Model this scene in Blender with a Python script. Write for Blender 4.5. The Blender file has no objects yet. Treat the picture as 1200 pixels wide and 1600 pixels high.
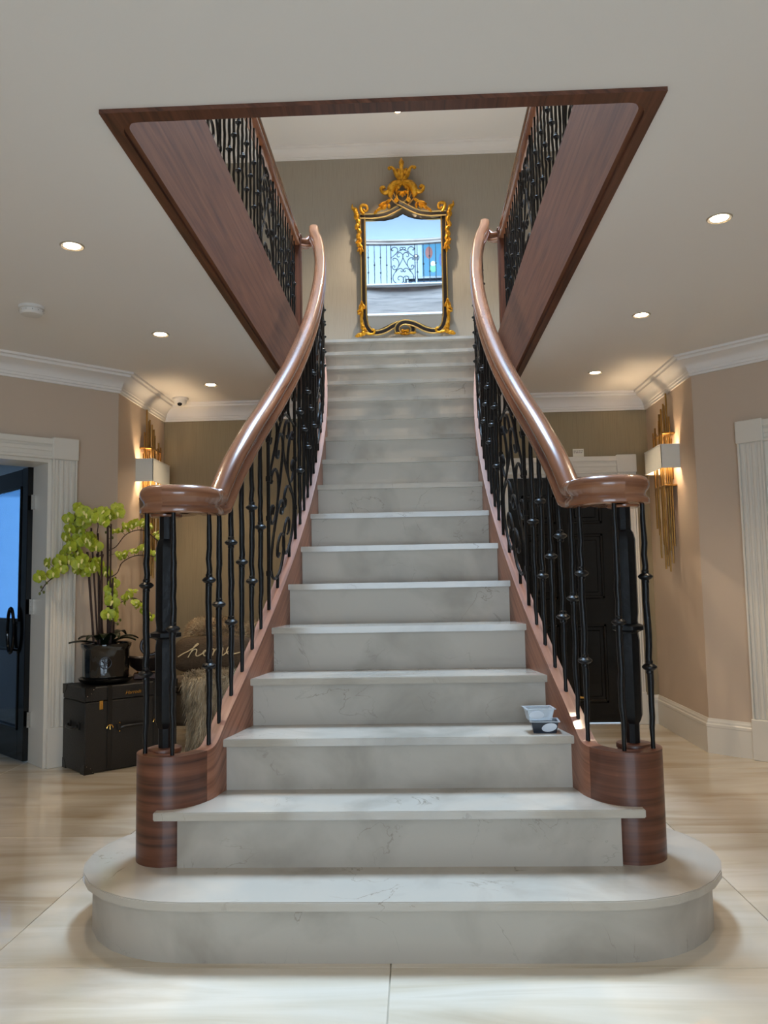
import bpy, bmesh, math, random
import numpy as np
from mathutils import Vector, Matrix
random.seed(11)
sc = bpy.context.scene
col = sc.collection
PI = math.pi

# ------------------------------------------------------------------ camera
F_PX, PITCH, YAW, ROLL, CX, CZ = 1249.87, .0871, .0376, .0178, .0795, 1.1435
cd = bpy.data.cameras.new('camera'); cam = bpy.data.objects.new('camera', cd); col.objects.link(cam)
cd.sensor_fit = 'VERTICAL'; cd.sensor_height = 36; cd.lens = F_PX / 1600 * 36
cd.clip_start = .05
fw = Vector((-math.sin(YAW), math.cos(YAW), 0)); rt = Vector((math.cos(YAW), math.sin(YAW), 0)); up = Vector((0, 0, 1))
fw2 = fw * math.cos(PITCH) + up * math.sin(PITCH); up2 = -fw * math.sin(PITCH) + up * math.cos(PITCH)
R_ = rt * math.cos(ROLL) - up2 * math.sin(ROLL); U_ = rt * math.sin(ROLL) + up2 * math.cos(ROLL)
m = Matrix.Identity(4)
for i in range(3):
    m[i][0] = R_[i]; m[i][1] = U_[i]; m[i][2] = -fw2[i]
m[0][3] = CX; m[2][3] = CZ
cam.matrix_world = m
sc.camera = cam

# ------------------------------------------------------------------ world, daylight, exposure
w = bpy.data.worlds.new('world'); sc.world = w; w.use_nodes = True
bg = w.node_tree.nodes['Background']; bg.inputs[0].default_value = (.62, .80, 1, 1); bg.inputs[1].default_value = 1.0
def area(name, loc, rot, sx, sy, power, colr):
    l = bpy.data.lights.new(name, 'AREA'); l.shape = 'RECTANGLE'; l.size = sx; l.size_y = sy; l.energy = power; l.color = colr
    o = bpy.data.objects.new(name, l); o.location = loc; o.rotation_euler = rot; col.objects.link(o); return o
area('skylight_daylight', (0, 5.4, 9.05), (0, 0, 0), 1.9, 2.5, 860, (.52, .74, 1))
area('front_window_daylight', (0, -3.3, 1.35), (PI / 2 + .5, 0, 0), 2.6, 2.1, 76, (.66, .83, 1))
area('kitchen_window_daylight', (-4.6, 8.2, 1.5), (-PI / 2, 0, 0), 1.6, 1.5, 11, (.34, .62, 1))
sc.view_settings.view_transform = 'Standard'; sc.view_settings.look = 'None'
sc.view_settings.gamma = 1; sc.view_settings.use_curve_mapping = False
sc.view_settings.exposure = 0.66
SPOT_W, SCONCE_W, UPSPOT_W = 19, 10.0, 130

# ------------------------------------------------------------------ mesh helpers
class MB:
    def __init__(s): s.v = []; s.f = []; s.uv = []; s.mi = []
    def add(s, vs, fs, uvs=None, mi=0):
        b = len(s.v); s.v += [tuple(p) for p in vs]
        for k, f in enumerate(fs):
            s.f.append([b + i for i in f]); s.uv.append(uvs[k] if uvs else None); s.mi.append(mi)
        return s
    def box(s, a, b, mi=0):
        x0, y0, z0 = a; x1, y1, z1 = b
        return s.add([(x0, y0, z0), (x1, y0, z0), (x1, y1, z0), (x0, y1, z0), (x0, y0, z1), (x1, y0, z1), (x1, y1, z1), (x0, y1, z1)],
              [(0, 3, 2, 1), (4, 5, 6, 7), (0, 1, 5, 4), (1, 2, 6, 5), (2, 3, 7, 6), (3, 0, 4, 7)], None, mi)
    def bbox(s, a, b, bev=.004, mi=0):           # box with chamfered edges
        x0, y0, z0 = a; x1, y1, z1 = b; bev = min(bev, abs(x1 - x0) * .45, abs(y1 - y0) * .45, abs(z1 - z0) * .45)
        bm = bmesh.new(); bmesh.ops.create_cube(bm, size=1)
        for v in bm.verts: v.co = Vector(((x0 + x1) / 2 + v.co.x * (x1 - x0), (y0 + y1) / 2 + v.co.y * (y1 - y0), (z0 + z1) / 2 + v.co.z * (z1 - z0)))
        bmesh.ops.bevel(bm, geom=bm.edges[:], offset=bev, segments=1, affect='EDGES')
        bm.verts.index_update()
        s.add([v.co[:] for v in bm.verts], [[v.index for v in f.verts] for f in bm.faces], None, mi); bm.free(); return s
    def tube(s, pts, r, n=8, caps=True, flat=(1, 1), upv=None, mi=0, closed=False):
        pts = [Vector(p) for p in pts]; N = len(pts)
        rs = r if isinstance(r, (list, tuple)) else [r] * N
        vs = []; prev = None; L = 0; Ls = []
        for i, p in enumerate(pts):
            if closed: t = pts[(i + 1) % N] - pts[i - 1]
            else: t = (pts[min(i + 1, N - 1)] - pts[max(i - 1, 0)])
            t = t.normalized() if t.length > 1e-9 else Vector((0, 0, 1))
            if upv is not None: a = Vector(upv)
            elif prev is None: a = Vector((0, 0, 1)) if abs(t.z) < .9 else Vector((1, 0, 0))
            else: a = prev
            a = (a - t * a.dot(t))
            a = a.normalized() if a.length > 1e-6 else t.orthogonal().normalized()
            prev = a; b = t.cross(a)
            if i: L += (p - pts[i - 1]).length
            Ls.append(L)
            for k in range(n):
                an = 2 * PI * (k + .5) / n
                vs.append(p + a * (math.cos(an) * rs[i] * flat[0]) + b * (math.sin(an) * rs[i] * flat[1]))
        fs = []; uvs = []
        for i in range(N if closed else N - 1):
            j = (i + 1) % N
            for k in range(n):
                k2 = (k + 1) % n
                fs.append((i * n + k, i * n + k2, j * n + k2, j * n + k))
                uvs.append([(Ls[i], k * .02), (Ls[i], k * .02 + .02), (Ls[j], k * .02 + .02), (Ls[j], k * .02)])
        if caps and not closed:
            fs.append(tuple(range(n))[::-1]); uvs.append([(0, 0)] * n)
            fs.append(tuple((N - 1) * n + k for k in range(n))); uvs.append([(0, 0)] * n)
        return s.add(vs, fs, uvs, mi)
    def lathe(s, prof, c=(0, 0, 0), n=24, mi=0, ell=(1, 1), caps=True):
        vs = []
        for (r, z) in prof:
            for k in range(n):
                a = 2 * PI * k / n
                vs.append((c[0] + r * math.cos(a) * ell[0], c[1] + r * math.sin(a) * ell[1], c[2] + z))
        fs = []; M = len(prof)
        for i in range(M - 1):
            for k in range(n):
                k2 = (k + 1) % n
                fs.append((i * n + k, i * n + k2, (i + 1) * n + k2, (i + 1) * n + k))
        uv = [[(2 * PI * prof[i // n][0] * (kk / n), prof[i // n][1]) for kk in (i % n, i % n + 1)] + [(2 * PI * prof[i // n][0] * (kk / n), prof[i // n + 1][1]) for kk in (i % n + 1, i % n)] for i in range((M - 1) * n)]
        s.add(vs, fs, uv, mi)
        b = len(s.v) - len(vs)
        if caps and prof[0][0] > 1e-6: s.f.append([b + k for k in range(n)][::-1]); s.uv.append([(s.v[b + k][0], s.v[b + k][1]) for k in range(n)][::-1]); s.mi.append(mi)
        if caps and prof[-1][0] > 1e-6: s.f.append([b + (M - 1) * n + k for k in range(n)]); s.uv.append([(s.v[b + (M - 1) * n + k][0], s.v[b + (M - 1) * n + k][1]) for k in range(n)]); s.mi.append(mi)
        return s
    def sweep(s, path, prof, plumb=False, mi=0):      # closed profile (side, up) along a path
        path = [Vector(p) for p in path]; N = len(path); n = len(prof); vs = []; Ls = []; L = 0
        for i, p in enumerate(path):
            t = (path[min(i + 1, N - 1)] - path[max(i - 1, 0)]).normalized()
            S = t.cross(Vector((0, 0, 1))); S.normalize()
            U = Vector((0, 0, 1)) if plumb else S.cross(t)
            if i: L += (p - path[i - 1]).length
            Ls.append(L)
            for (a, b) in prof: vs.append(p + S * a + U * b)
        P = [0]
        for k in range(n): P.append(P[-1] + math.hypot(prof[(k + 1) % n][0] - prof[k][0], prof[(k + 1) % n][1] - prof[k][1]))
        fs = []; uvs = []
        for i in range(N - 1):
            for k in range(n):
                k2 = (k + 1) % n
                fs.append((i * n + k, i * n + k2, (i + 1) * n + k2, (i + 1) * n + k))
                uvs.append([(Ls[i], P[k]), (Ls[i], P[k + 1]), (Ls[i + 1], P[k + 1]), (Ls[i + 1], P[k])])
        fs.append(list(range(n))[::-1]); uvs.append([(0, 0)] * n)
        fs.append([(N - 1) * n + k for k in range(n)]); uvs.append([(0, 0)] * n)
        return s.add(vs, fs, uvs, mi)
    def prism(s, poly, z0, z1, mi=0):
        n = len(poly)
        vs = [(x, y, z0) for x, y in poly] + [(x, y, z1) for x, y in poly]
        return s.add(vs, [list(range(n))[::-1], list(range(n, 2 * n))] + [(k, (k + 1) % n, n + (k + 1) % n, n + k) for k in range(n)], None, mi)
    def xprism(s, poly, y0, y1, mi=0):                # polygon in x,z extruded along y
        n = len(poly)
        vs = [(x, y0, z) for x, z in poly] + [(x, y1, z) for x, z in poly]
        return s.add(vs, [list(range(n)), list(range(n, 2 * n))[::-1]] + [(k, n + k, n + (k + 1) % n, (k + 1) % n) for k in range(n)], None, mi)
    def ribbon(s, path, th, zt, zb, mi=0):            # upright board bent along a plan path
        N = len(path); vs = []; Ls = [0]
        for i in range(N):
            a = Vector(path[max(i - 1, 0)]); b = Vector(path[min(i + 1, N - 1)]); t = (b - a).normalized(); nn = Vector((t.y, -t.x)) * (th / 2)
            p = Vector(path[i])
            if i: Ls.append(Ls[-1] + math.dist((*path[i], zt[i]), (*path[i - 1], zt[i - 1])))
            for q in (p + nn, p - nn):
                vs += [(q.x, q.y, zb[i]), (q.x, q.y, zt[i])]
        fs = []; uvs = []
        def U(i, k): return (Ls[i], [zb[i] - zt[i], 0][k % 2] if True else 0)
        for i in range(N - 1):
            a = 4 * i; b = 4 * (i + 1)
            for q, (k0, k1) in (((a, a + 1, b + 1, b), (0, 1)), ((a + 3, a + 2, b + 2, b + 3), (1, 0))):
                fs.append(q); uvs.append([U(i, k0), U(i, k1), U(i + 1, k1), U(i + 1, k0)])
            fs.append((a + 1, a + 3, b + 3, b + 1)); uvs.append([(Ls[i], .3), (Ls[i], .3 + th), (Ls[i + 1], .3 + th), (Ls[i + 1], .3)])
            fs.append((a + 2, a, b, b + 2)); uvs.append([(Ls[i], .3), (Ls[i], .3 + th), (Ls[i + 1], .3 + th), (Ls[i + 1], .3)])
        fs.append((0, 2, 3, 1)); uvs.append([(0, 0), (.05, 0), (.05, .3), (0, .3)])
        e = 4 * (N - 1); fs.append((e, e + 1, e + 3, e + 2)); uvs.append([(0, 0), (0, .3), (.05, .3), (.05, 0)])
        return s.add(vs, fs, uvs, mi)
    def ell(s, c, r, n=12, m_=8, rot=None, mi=0):
        vs = []; fs = []; c = Vector(c)
        for i in range(m_ + 1):
            th = PI * i / m_
            for k in range(n):
                ph = 2 * PI * k / n
                p = Vector((r[0] * math.sin(th) * math.cos(ph), r[1] * math.sin(th) * math.sin(ph), r[2] * math.cos(th)))
                if rot is not None: p = rot @ p
                vs.append(c + p)
        for i in range(m_):
            for k in range(n):
                fs.append((i * n + k, (i + 1) * n + k, (i + 1) * n + (k + 1) % n, i * n + (k + 1) % n))
        return s.add(vs, fs, None, mi)
    def xform(s, M):
        s.v = [tuple(M @ Vector(p)) for p in s.v]; return s
    def mirror_x(s):
        s.v = [(-x, y, z) for x, y, z in s.v]; s.f = [f[::-1] for f in s.f]; s.uv = [u[::-1] if u else None for u in s.uv]; return s
    def mesh(s, name, mat, off=(0, 0, 0), grain=None, smooth=35, weld=True):
        me = bpy.data.meshes.new(name)
        ox, oy, oz = off
        me.from_pydata([(x - ox, y - oy, z - oz) for x, y, z in s.v], [], s.f)
        mats = mat if isinstance(mat, (list, tuple)) else [mat]
        for mm in mats: me.materials.append(M_(mm))
        uvl = me.uv_layers.new(name='UVMap')
        g = Vector(grain) if grain else None
        for p in me.polygons:
            p.material_index = s.mi[p.index] if s.mi[p.index] < len(mats) else 0
            u = s.uv[p.index]
            if u:
                for k, li in enumerate(p.loop_indices): uvl.data[li].uv = u[k]
            elif g:
                n = p.normal; c = n.cross(g)
                c = c.normalized() if c.length > .05 else n.orthogonal().normalized()
                for li in p.loop_indices:
                    q = me.vertices[me.loops[li].vertex_index].co; uvl.data[li].uv = (q.dot(g), q.dot(c))
            else:
                n = p.normal; ax = max(range(3), key=lambda k: abs(n[k]))
                for li in p.loop_indices:
                    q = me.vertices[me.loops[li].vertex_index].co
                    uvl.data[li].uv = ((q.y, q.z), (q.x, q.z), (q.x, q.y))[ax]
        bm = bmesh.new(); bm.from_mesh(me)
        if weld: bmesh.ops.remove_doubles(bm, verts=bm.verts, dist=1e-6)
        bmesh.ops.recalc_face_normals(bm, faces=bm.faces); bm.to_mesh(me); bm.free()
        if smooth:
            for p in me.polygons: p.use_smooth = True
            me.set_sharp_from_angle(angle=math.radians(smooth))
        me.update(); return me
    def obj(s, name, mat, parent=None, grain=None, smooth=35, local=False, weld=True):
        off = (0, 0, 0) if (local or parent is None) else WO.get(parent.name, (0, 0, 0))
        o = bpy.data.objects.new(name, s.mesh(name, mat, off, grain, smooth, weld)); col.objects.link(o)
        if parent: o.parent = parent
        WO[o.name] = off
        return o
WO = {}
def thing(name, label, cat, loc=(0, 0, 0), group=None, rotz=0):
    o = bpy.data.objects.new(name, None); col.objects.link(o); o.location = loc; o.rotation_euler = (0, 0, rotz)
    o.empty_display_size = .1
    o['label'] = label; o['category'] = cat
    if group: o['group'] = group
    WO[o.name] = tuple(loc); return o
def tag(o, label, cat, group=None):
    o['label'] = label; o['category'] = cat
    if group: o['group'] = group
    return o
def struct(name, loc=(0, 0, 0)):
    o = bpy.data.objects.new(name, None); col.objects.link(o); o.location = loc; o['kind'] = 'structure'; WO[o.name] = tuple(loc); return o
def S(o): o['kind'] = 'structure'; return o
def inst(name, me, parent, loc, rotz=0, scale=None):     # shared-mesh copy, world location
    o = bpy.data.objects.new(name, me); col.objects.link(o)
    po = Vector(WO.get(parent.name, (0, 0, 0))) if parent else Vector()
    o.parent = parent; o.location = Vector(loc) - po; o.rotation_euler = (0, 0, rotz)
    if scale: o.scale = scale
    WO[o.name] = tuple(loc); return o
def catmull(pts, k=8):
    P = [Vector(p) for p in pts]; P = [P[0] * 2 - P[1]] + P + [P[-1] * 2 - P[-2]]; out = []
    for i in range(1, len(P) - 2):
        for j in range(k):
            t = j / k; a, b, c, d = P[i - 1], P[i], P[i + 1], P[i + 2]
            out.append(.5 * ((2 * b) + (c - a) * t + (2 * a - 5 * b + 4 * c - d) * t * t + (3 * b - a - 3 * c + d) * t ** 3))
    out.append(P[-2]); return out

# ------------------------------------------------------------------ materials
def srgb(r, g, b):
    f = lambda c: (c / 255 / 12.92) if c / 255 <= .04045 else ((c / 255 + .055) / 1.055) ** 2.4
    return (f(r), f(g), f(b), 1)
MATS = {}
def M_(n): return MATS[n]
def mat(name, c=(.5, .5, .5, 1), rough=.5, metal=0, **kw):
    m = bpy.data.materials.new(name); m.use_nodes = True; MATS[name] = m
    b = m.node_tree.nodes['Principled BSDF']
    b.inputs['Base Color'].default_value = c; b.inputs['Roughness'].default_value = rough; b.inputs['Metallic'].default_value = metal
    for k, v in kw.items(): b.inputs[k.replace('_', ' ')].default_value = v
    return m
def N(m, t, **kw):
    n = m.node_tree.nodes.new(t)
    for k, v in kw.items(): setattr(n, k, v)
    return n
def noise_col(name, cols, scale=(1, 1, 1), nscale=4, detail=4, rough=.5, coord='Object', metal=0, dist=0, bump=0, pos=None, rand=False, bscale=None, nrough=.5, **kw):
    m = mat(name, cols[0], rough, metal, **kw); L = m.node_tree.links; b = m.node_tree.nodes['Principled BSDF']
    tc = N(m, 'ShaderNodeTexCoord'); mp = N(m, 'ShaderNodeMapping'); mp.inputs['Scale'].default_value = scale
    L.new(tc.outputs[coord], mp.inputs['Vector'])
    vec = mp.outputs['Vector']
    if rand:
        oi = N(m, 'ShaderNodeObjectInfo'); va = N(m, 'ShaderNodeVectorMath', operation='SCALE'); cm = N(m, 'ShaderNodeCombineXYZ')
        L.new(oi.outputs['Random'], cm.inputs[0]); L.new(oi.outputs['Random'], cm.inputs[1])
        va.inputs['Scale'].default_value = 37.; L.new(cm.outputs[0], va.inputs[0])
        ad = N(m, 'ShaderNodeVectorMath', operation='ADD'); L.new(vec, ad.inputs[0]); L.new(va.outputs[0], ad.inputs[1]); vec = ad.outputs[0]
    nz = N(m, 'ShaderNodeTexNoise'); nz.inputs['Scale'].default_value = nscale; nz.inputs['Detail'].default_value = detail; nz.inputs['Distortion'].default_value = dist; nz.inputs['Roughness'].default_value = nrough
    L.new(vec, nz.inputs['Vector'])
    cr = N(m, 'ShaderNodeValToRGB'); e = cr.color_ramp.elements
    pos = pos or [.3 + .4 * i / (len(cols) - 1) for i in range(len(cols))]
    while len(e) < len(cols): e.new(.5)
    for i, c in enumerate(cols): e[i].position = pos[i]; e[i].color = c
    L.new(nz.outputs['Fac'], cr.inputs['Fac']); L.new(cr.outputs['Color'], b.inputs['Base Color'])
    if bump:
        bp = N(m, 'ShaderNodeBump'); bp.inputs['Strength'].default_value = bump; bp.inputs['Distance'].default_value = .01
        if bscale:
            n2 = N(m, 'ShaderNodeTexNoise'); n2.inputs['Scale'].default_value = bscale; n2.inputs['Detail'].default_value = 3; L.new(vec, n2.inputs['Vector']); L.new(n2.outputs['Fac'], bp.inputs['Height'])
        else: L.new(nz.outputs['Fac'], bp.inputs['Height'])
        L.new(bp.outputs['Normal'], b.inputs['Normal'])
    return m, cr.outputs['Color'], vec
mat('wall_beige', srgb(201, 182, 162), .75)
noise_col('wall_olive', [srgb(140, 124, 96), srgb(152, 137, 108), srgb(146, 131, 102)], (60, 60, 1.2), 3, 5, .7)
noise_col('wall_taupe', [srgb(156, 148, 134), srgb(168, 160, 146), srgb(161, 153, 139)], (50, 50, 1.2), 3, 5, .7)
mat('ceiling_white', srgb(236, 232, 227), .85)
mat('trim_white', srgb(226, 221, 210), .35)
mat('upper_white', srgb(182, 186, 190), .7)
mat('grout', srgb(178, 166, 146), .8)
# polished beige floor tiles with long soft veins
noise_col('floor_tile', [srgb(172, 152, 124), srgb(206, 193, 172), srgb(217, 206, 189), srgb(190, 173, 147)], (.55, 3.2, 1), 1.6, 6, .09, rand=True, dist=.7, pos=[.25, .45, .6, .8], Coat_Weight=.3, Coat_Roughness=.03)
def marble(name, base, lo, vein, rough):
    m, c, vec = noise_col(name, [srgb(*lo), srgb(*base), srgb(*base)], (1.3, 1.3, 1.3), 2.2, 5, rough, rand=True, dist=.5)
    L = m.node_tree.links; b = m.node_tree.nodes['Principled BSDF']
    n2 = N(m, 'ShaderNodeTexNoise'); n2.inputs['Scale'].default_value = 1.7; n2.inputs['Detail'].default_value = 7; n2.inputs['Distortion'].default_value = 2.2; L.new(vec, n2.inputs['Vector'])
    a = N(m, 'ShaderNodeMath', operation='SUBTRACT'); a.inputs[1].default_value = .5; L.new(n2.outputs['Fac'], a.inputs[0])
    ab = N(m, 'ShaderNodeMath', operation='ABSOLUTE'); L.new(a.outputs[0], ab.inputs[0])
    rp = N(m, 'ShaderNodeMapRange'); rp.inputs[1].default_value = 0; rp.inputs[2].default_value = .006; rp.inputs[3].default_value = .6; rp.inputs[4].default_value = 0; L.new(ab.outputs[0], rp.inputs[0])
    n3 = N(m, 'ShaderNodeTexNoise'); n3.inputs['Scale'].default_value = 3.1; L.new(vec, n3.inputs['Vector'])
    r3 = N(m, 'ShaderNodeMapRange'); r3.inputs[1].default_value = .52; r3.inputs[2].default_value = .68; L.new(n3.outputs['Fac'], r3.inputs[0])
    mu = N(m, 'ShaderNodeMath', operation='MULTIPLY'); L.new(rp.outputs[0], mu.inputs[0]); L.new(r3.outputs[0], mu.inputs[1])
    mx = N(m, 'ShaderNodeMix', data_type='RGBA'); L.new(mu.outputs[0], mx.inputs['Factor']); L.new(c, mx.inputs['A']); mx.inputs['B'].default_value = srgb(*vein)
    L.new(mx.outputs['Result'], b.inputs['Base Color'])
marble('marble', (182, 173, 160), (158, 149, 136), (100, 84, 64), .1)
marble('marble_honed', (182, 173, 160), (158, 149, 136), (100, 84, 64), .5)
def wood(name, cs, rough, coat, sc_=(1.2, 26, 1)):
    m, c, vec = noise_col(name, [srgb(*k) for k in cs], sc_, 1.6, 6, rough, coord='UV', rand=True, dist=.9, pos=[.28, .45, .58, .74], Coat_Weight=coat, Coat_Roughness=.08)
    return m
wood('walnut', [(54, 27, 17), (86, 48, 31), (99, 57, 38), (116, 71, 50)], .42, .12)
wood('walnut_string', [(108, 65, 46), (134, 86, 64), (148, 98, 75), (164, 114, 90)], .42, .12)
wood('walnut_panel', [(78, 42, 24), (102, 60, 37), (111, 68, 43), (124, 80, 54)], .6, 0, (1, 20, 1))
wood('walnut_rail', [(96, 56, 35), (126, 79, 52), (137, 89, 61), (152, 103, 74)], .26, .5, (1.5, 18, 1))
noise_col('grey_oak', [srgb(76, 62, 52), srgb(106, 90, 78), srgb(118, 102, 90)], (1, 14, 1), 2, 6, .5, coord='UV', dist=.8)
noise_col('iron', [srgb(9, 9, 10), srgb(17, 17, 19)], (1, 1, 1), 60, 3, .36, bump=.15, bscale=45, Specular_IOR_Level=.28)
mat('iron_plain', srgb(15, 15, 17), .3)
noise_col('gold', [srgb(160, 104, 18), srgb(226, 164, 40), srgb(244, 190, 72)], (1, 1, 1), 26, 4, .36, metal=.6, bump=.25)
mat('gold_bead', srgb(214, 184, 118), .35, .7)
mat('frame_black', srgb(30, 20, 13), .5, Specular_IOR_Level=.25)
mat('mirror', (.86, .93, .98, 1), .015, 1)
noise_col('brass', [srgb(120, 86, 40), srgb(178, 138, 76), srgb(150, 112, 58)], (1, 1, .2), 30, 3, .33, metal=.9)
mat('brass_bright', srgb(216, 168, 84), .25, .9)
mat('steel', srgb(180, 176, 170), .25, .9)
m = mat('shade_fabric', srgb(226, 224, 214), .8)
b = m.node_tree.nodes['Principled BSDF']; b.inputs['Transmission Weight'].default_value = .0; b.inputs['Subsurface Weight'].default_value = .0
mat('door_black', srgb(8, 7, 7), .12, Specular_IOR_Level=.3)
mat('door_glass', (.22, .45, .75, 1), .04, 0, Transmission_Weight=.6, IOR=1.45, Specular_IOR_Level=.8)
mat('door_mirror', srgb(120, 128, 140), .05, .9)
noise_col('leather_black', [srgb(22, 20, 18), srgb(32, 29, 26)], (1, 1, 1), 120, 3, .48, bump=.25)
mat('leather_edge', srgb(16, 14, 13), .35)
mat('pot_glaze', srgb(8, 8, 9), .08, Coat_Weight=.6)
mat('pot_emblem', srgb(46, 42, 46), .3, .3)
noise_col('petal', [srgb(122, 138, 20), srgb(172, 184, 50), srgb(150, 165, 34)], (1, 1, 1), 30, 3, .5, rand=True, Subsurface_Weight=.12)
mat('petal_lip', srgb(232, 226, 150), .5)
mat('stem_brown', srgb(52, 30, 22), .6)
mat('stem_green', srgb(92, 98, 40), .55)
mat('leaf_dark', srgb(22, 36, 20), .3)
mat('soil', srgb(40, 30, 22), .95)
noise_col('sofa_fabric', [srgb(96, 84, 70), srgb(112, 100, 84)], (1, 1, 1), 160, 3, .85, bump=.2)
noise_col('fur_grey', [srgb(120, 104, 82), srgb(190, 176, 150), srgb(214, 202, 178)], (5, 5, 2.4), 2.4, 5, .85, dist=1.0)
noise_col('fur_brown', [srgb(104, 84, 60), srgb(164, 142, 112), srgb(190, 172, 140)], (6, 6, 6), 2, 4, .85, dist=1.0)
noise_col('cushion_brown', [srgb(70, 56, 40), srgb(90, 74, 56)], (1, 1, 3), 50, 4, .8, bump=.3)
mat('cord_cream', srgb(226, 208, 168), .7)
mat('bowl_dark', srgb(38, 30, 28), .3, .3)
mat('wood_stand', srgb(64, 36, 26), .5)
mat('plastic_clear', (.82, .88, .93, 1), .08, Transmission_Weight=.55, IOR=1.35)
mat('plastic_dark', srgb(36, 44, 56), .2)
mat('label_white', srgb(214, 222, 232), .4)
mat('card_white', srgb(232, 228, 214), .6)
mat('cabinet_grey', srgb(110, 114, 124), .5)
mat('ink', srgb(50, 46, 42), .7)
mat('alarm_white', srgb(222, 218, 212), .45)
mat('vent_grey', srgb(150, 146, 140), .6)
mat('lens_black', srgb(8, 8, 8), .08)
mat('glass_pane', (.9, .95, 1, 1), .03, Transmission_Weight=1.0, IOR=1.1)
mat('bezel', srgb(200, 188, 170), .35, .5)
def emis(name, c, s):
    m = mat(name, c, .5); b = m.node_tree.nodes['Principled BSDF']; b.inputs['Emission Color'].default_value = c; b.inputs['Emission Strength'].default_value = s
emis('lamp_warm', (1, .80, .52, 1), 22)
for nme, cc in (('paint_teal', (40, 110, 130)), ('paint_rust', (150, 74, 50)), ('paint_cream', (232, 224, 190)), ('paint_green', (110, 170, 120)), ('paint_navy', (60, 80, 120))): mat(nme, srgb(*cc), .5)

# ------------------------------------------------------------------ key dimensions
RISE, GO, Y1, NST = .19, .2645, 2.4801, 17
ZC, ZF1, ZC2, ZF2, ZROOF = 2.63, 3.23, 5.95, 6.53, 9.15
YBACK, YUP = 6.47, 8.50
WX, BY, BYL = 1.975, 5.40, 5.45              # alcove side walls, start of the diagonal walls
DX, DY = 3.2, 5.40 - (3.2 - 1.975)
YFRONT = -3.6
kn = [(2.75, .700), (3.009, .647), (3.274, .600), (3.538, .558), (3.80, .5265), (4.067, .502), (4.331, .485), (4.596, .4765), (4.86, .4785), (5.125, .4875), (5.39, .502), (5.654, .526), (5.918, .557), (6.183, .595), (6.447, .640), (6.712, .690), (6.9, .73)]
PC = np.polyfit([k[0] - 4.8 for k in kn], [k[1] for k in kn], 6)
def W(y): return float(np.polyval(PC, y - 4.8))
def nose(y): return RISE * (1 + (y - Y1) / GO)
DRUM = (.808, 2.895)
NEWEL = (.838, 2.92)
def strtop(y): return nose(y) + .045 if y > 3.06 else .556 + (max(0, y - 2.90) / .16) ** 1.7 * (nose(3.06) + .045 - .556)

# ================================================================== STRUCTURE
# ---- floor with single tiles
fl = MB().box((-5.1, YFRONT, -.06), (5.1, 8.5, -.006)).obj('floor', 'grout', smooth=0); S(fl)
TS = 1.245
tm = MB().bbox((0.0015, 0.0015, -.012), (TS - .0015, TS - .0015, 0), .0012).mesh('tile', 'floor_tile', smooth=0)
for i in range(-4, 4):
    for j in range(-5, 5):
        x = -.018 + i * TS; y = 2.486 + j * TS
        if y + TS > 8.6: continue
        inst('tile', tm, fl, (x, y, 0))

def obox(mb, o, e, n, a0, a1, d0, d1, z0, z1, bev=0):
    e = Vector((e[0], e[1], 0)); n = Vector((n[0], n[1], 0)); o = Vector((o[0], o[1], 0))
    t = MB(); (t.bbox((a0, d0, z0), (a1, d1, z1), bev) if bev else t.box((a0, d0, z0), (a1, d1, z1)))
    for k, (a, d, z) in enumerate(t.v): t.v[k] = tuple(o + e * a + n * d + Vector((0, 0, z)))
    mb.add(t.v, t.f); return mb
T = .14
q = math.sqrt(.5)
def wallseg(name, o, e, out, L, mt, z0=0, z1=ZC + .05, openings=(), T=.14):     # wall body lies on the outer side of the face line
    mb = MB(); a = 0
    for (p0, p1, h0, h1) in sorted(openings):
        obox(mb, o, e, out, a, p0, 0, T, z0, z1)
        if h1 < z1: obox(mb, o, e, out, p0, p1, 0, T, h1, z1)
        if h0 > z0: obox(mb, o, e, out, p0, p1, 0, T, z0, h0)
        a = p1
    obox(mb, o, e, out, a, L, 0, T, z0, z1)
    return S(mb.obj(name, mt, smooth=0))
# ground floor walls; door openings: back 0.82..1.72, diagonals 0.46..1.31
DO0, DO1, DH = .455, 1.31, 1.985
LD = math.hypot(DX - WX, BY - DY)
wallseg('wall_back', (-WX - T, YBACK), (1, 0), (0, 1), 2 * WX + 2 * T, 'wall_olive', openings=[(.82 + WX + T, 1.72 + WX + T, 0, 1.985)])
for s, sd in ((-1, 'left'), (1, 'right')):
    by = BY if s > 0 else BYL
    wallseg('wall_%s_alcove' % sd, (s * WX, by), (0, 1), (s, 0), YBACK - by, 'wall_beige')
    wallseg('wall_%s_diagonal' % sd, (s * WX, by), (s * q, -q), (s * q, q), LD + .12, 'wall_beige', openings=[(DO0, DO1, 0, DH)], T=.28)
    wallseg('wall_%s' % sd, (s * DX, YFRONT), (0, 1), (s, 0), DY - YFRONT, 'wall_beige')
wallseg('wall_front', (-DX - T, YFRONT), (1, 0), (0, -1), 2 * DX + 2 * T, 'wall_beige', openings=[(DX + T - 1.4, DX + T + 1.4, .25, 2.45)])
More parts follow.
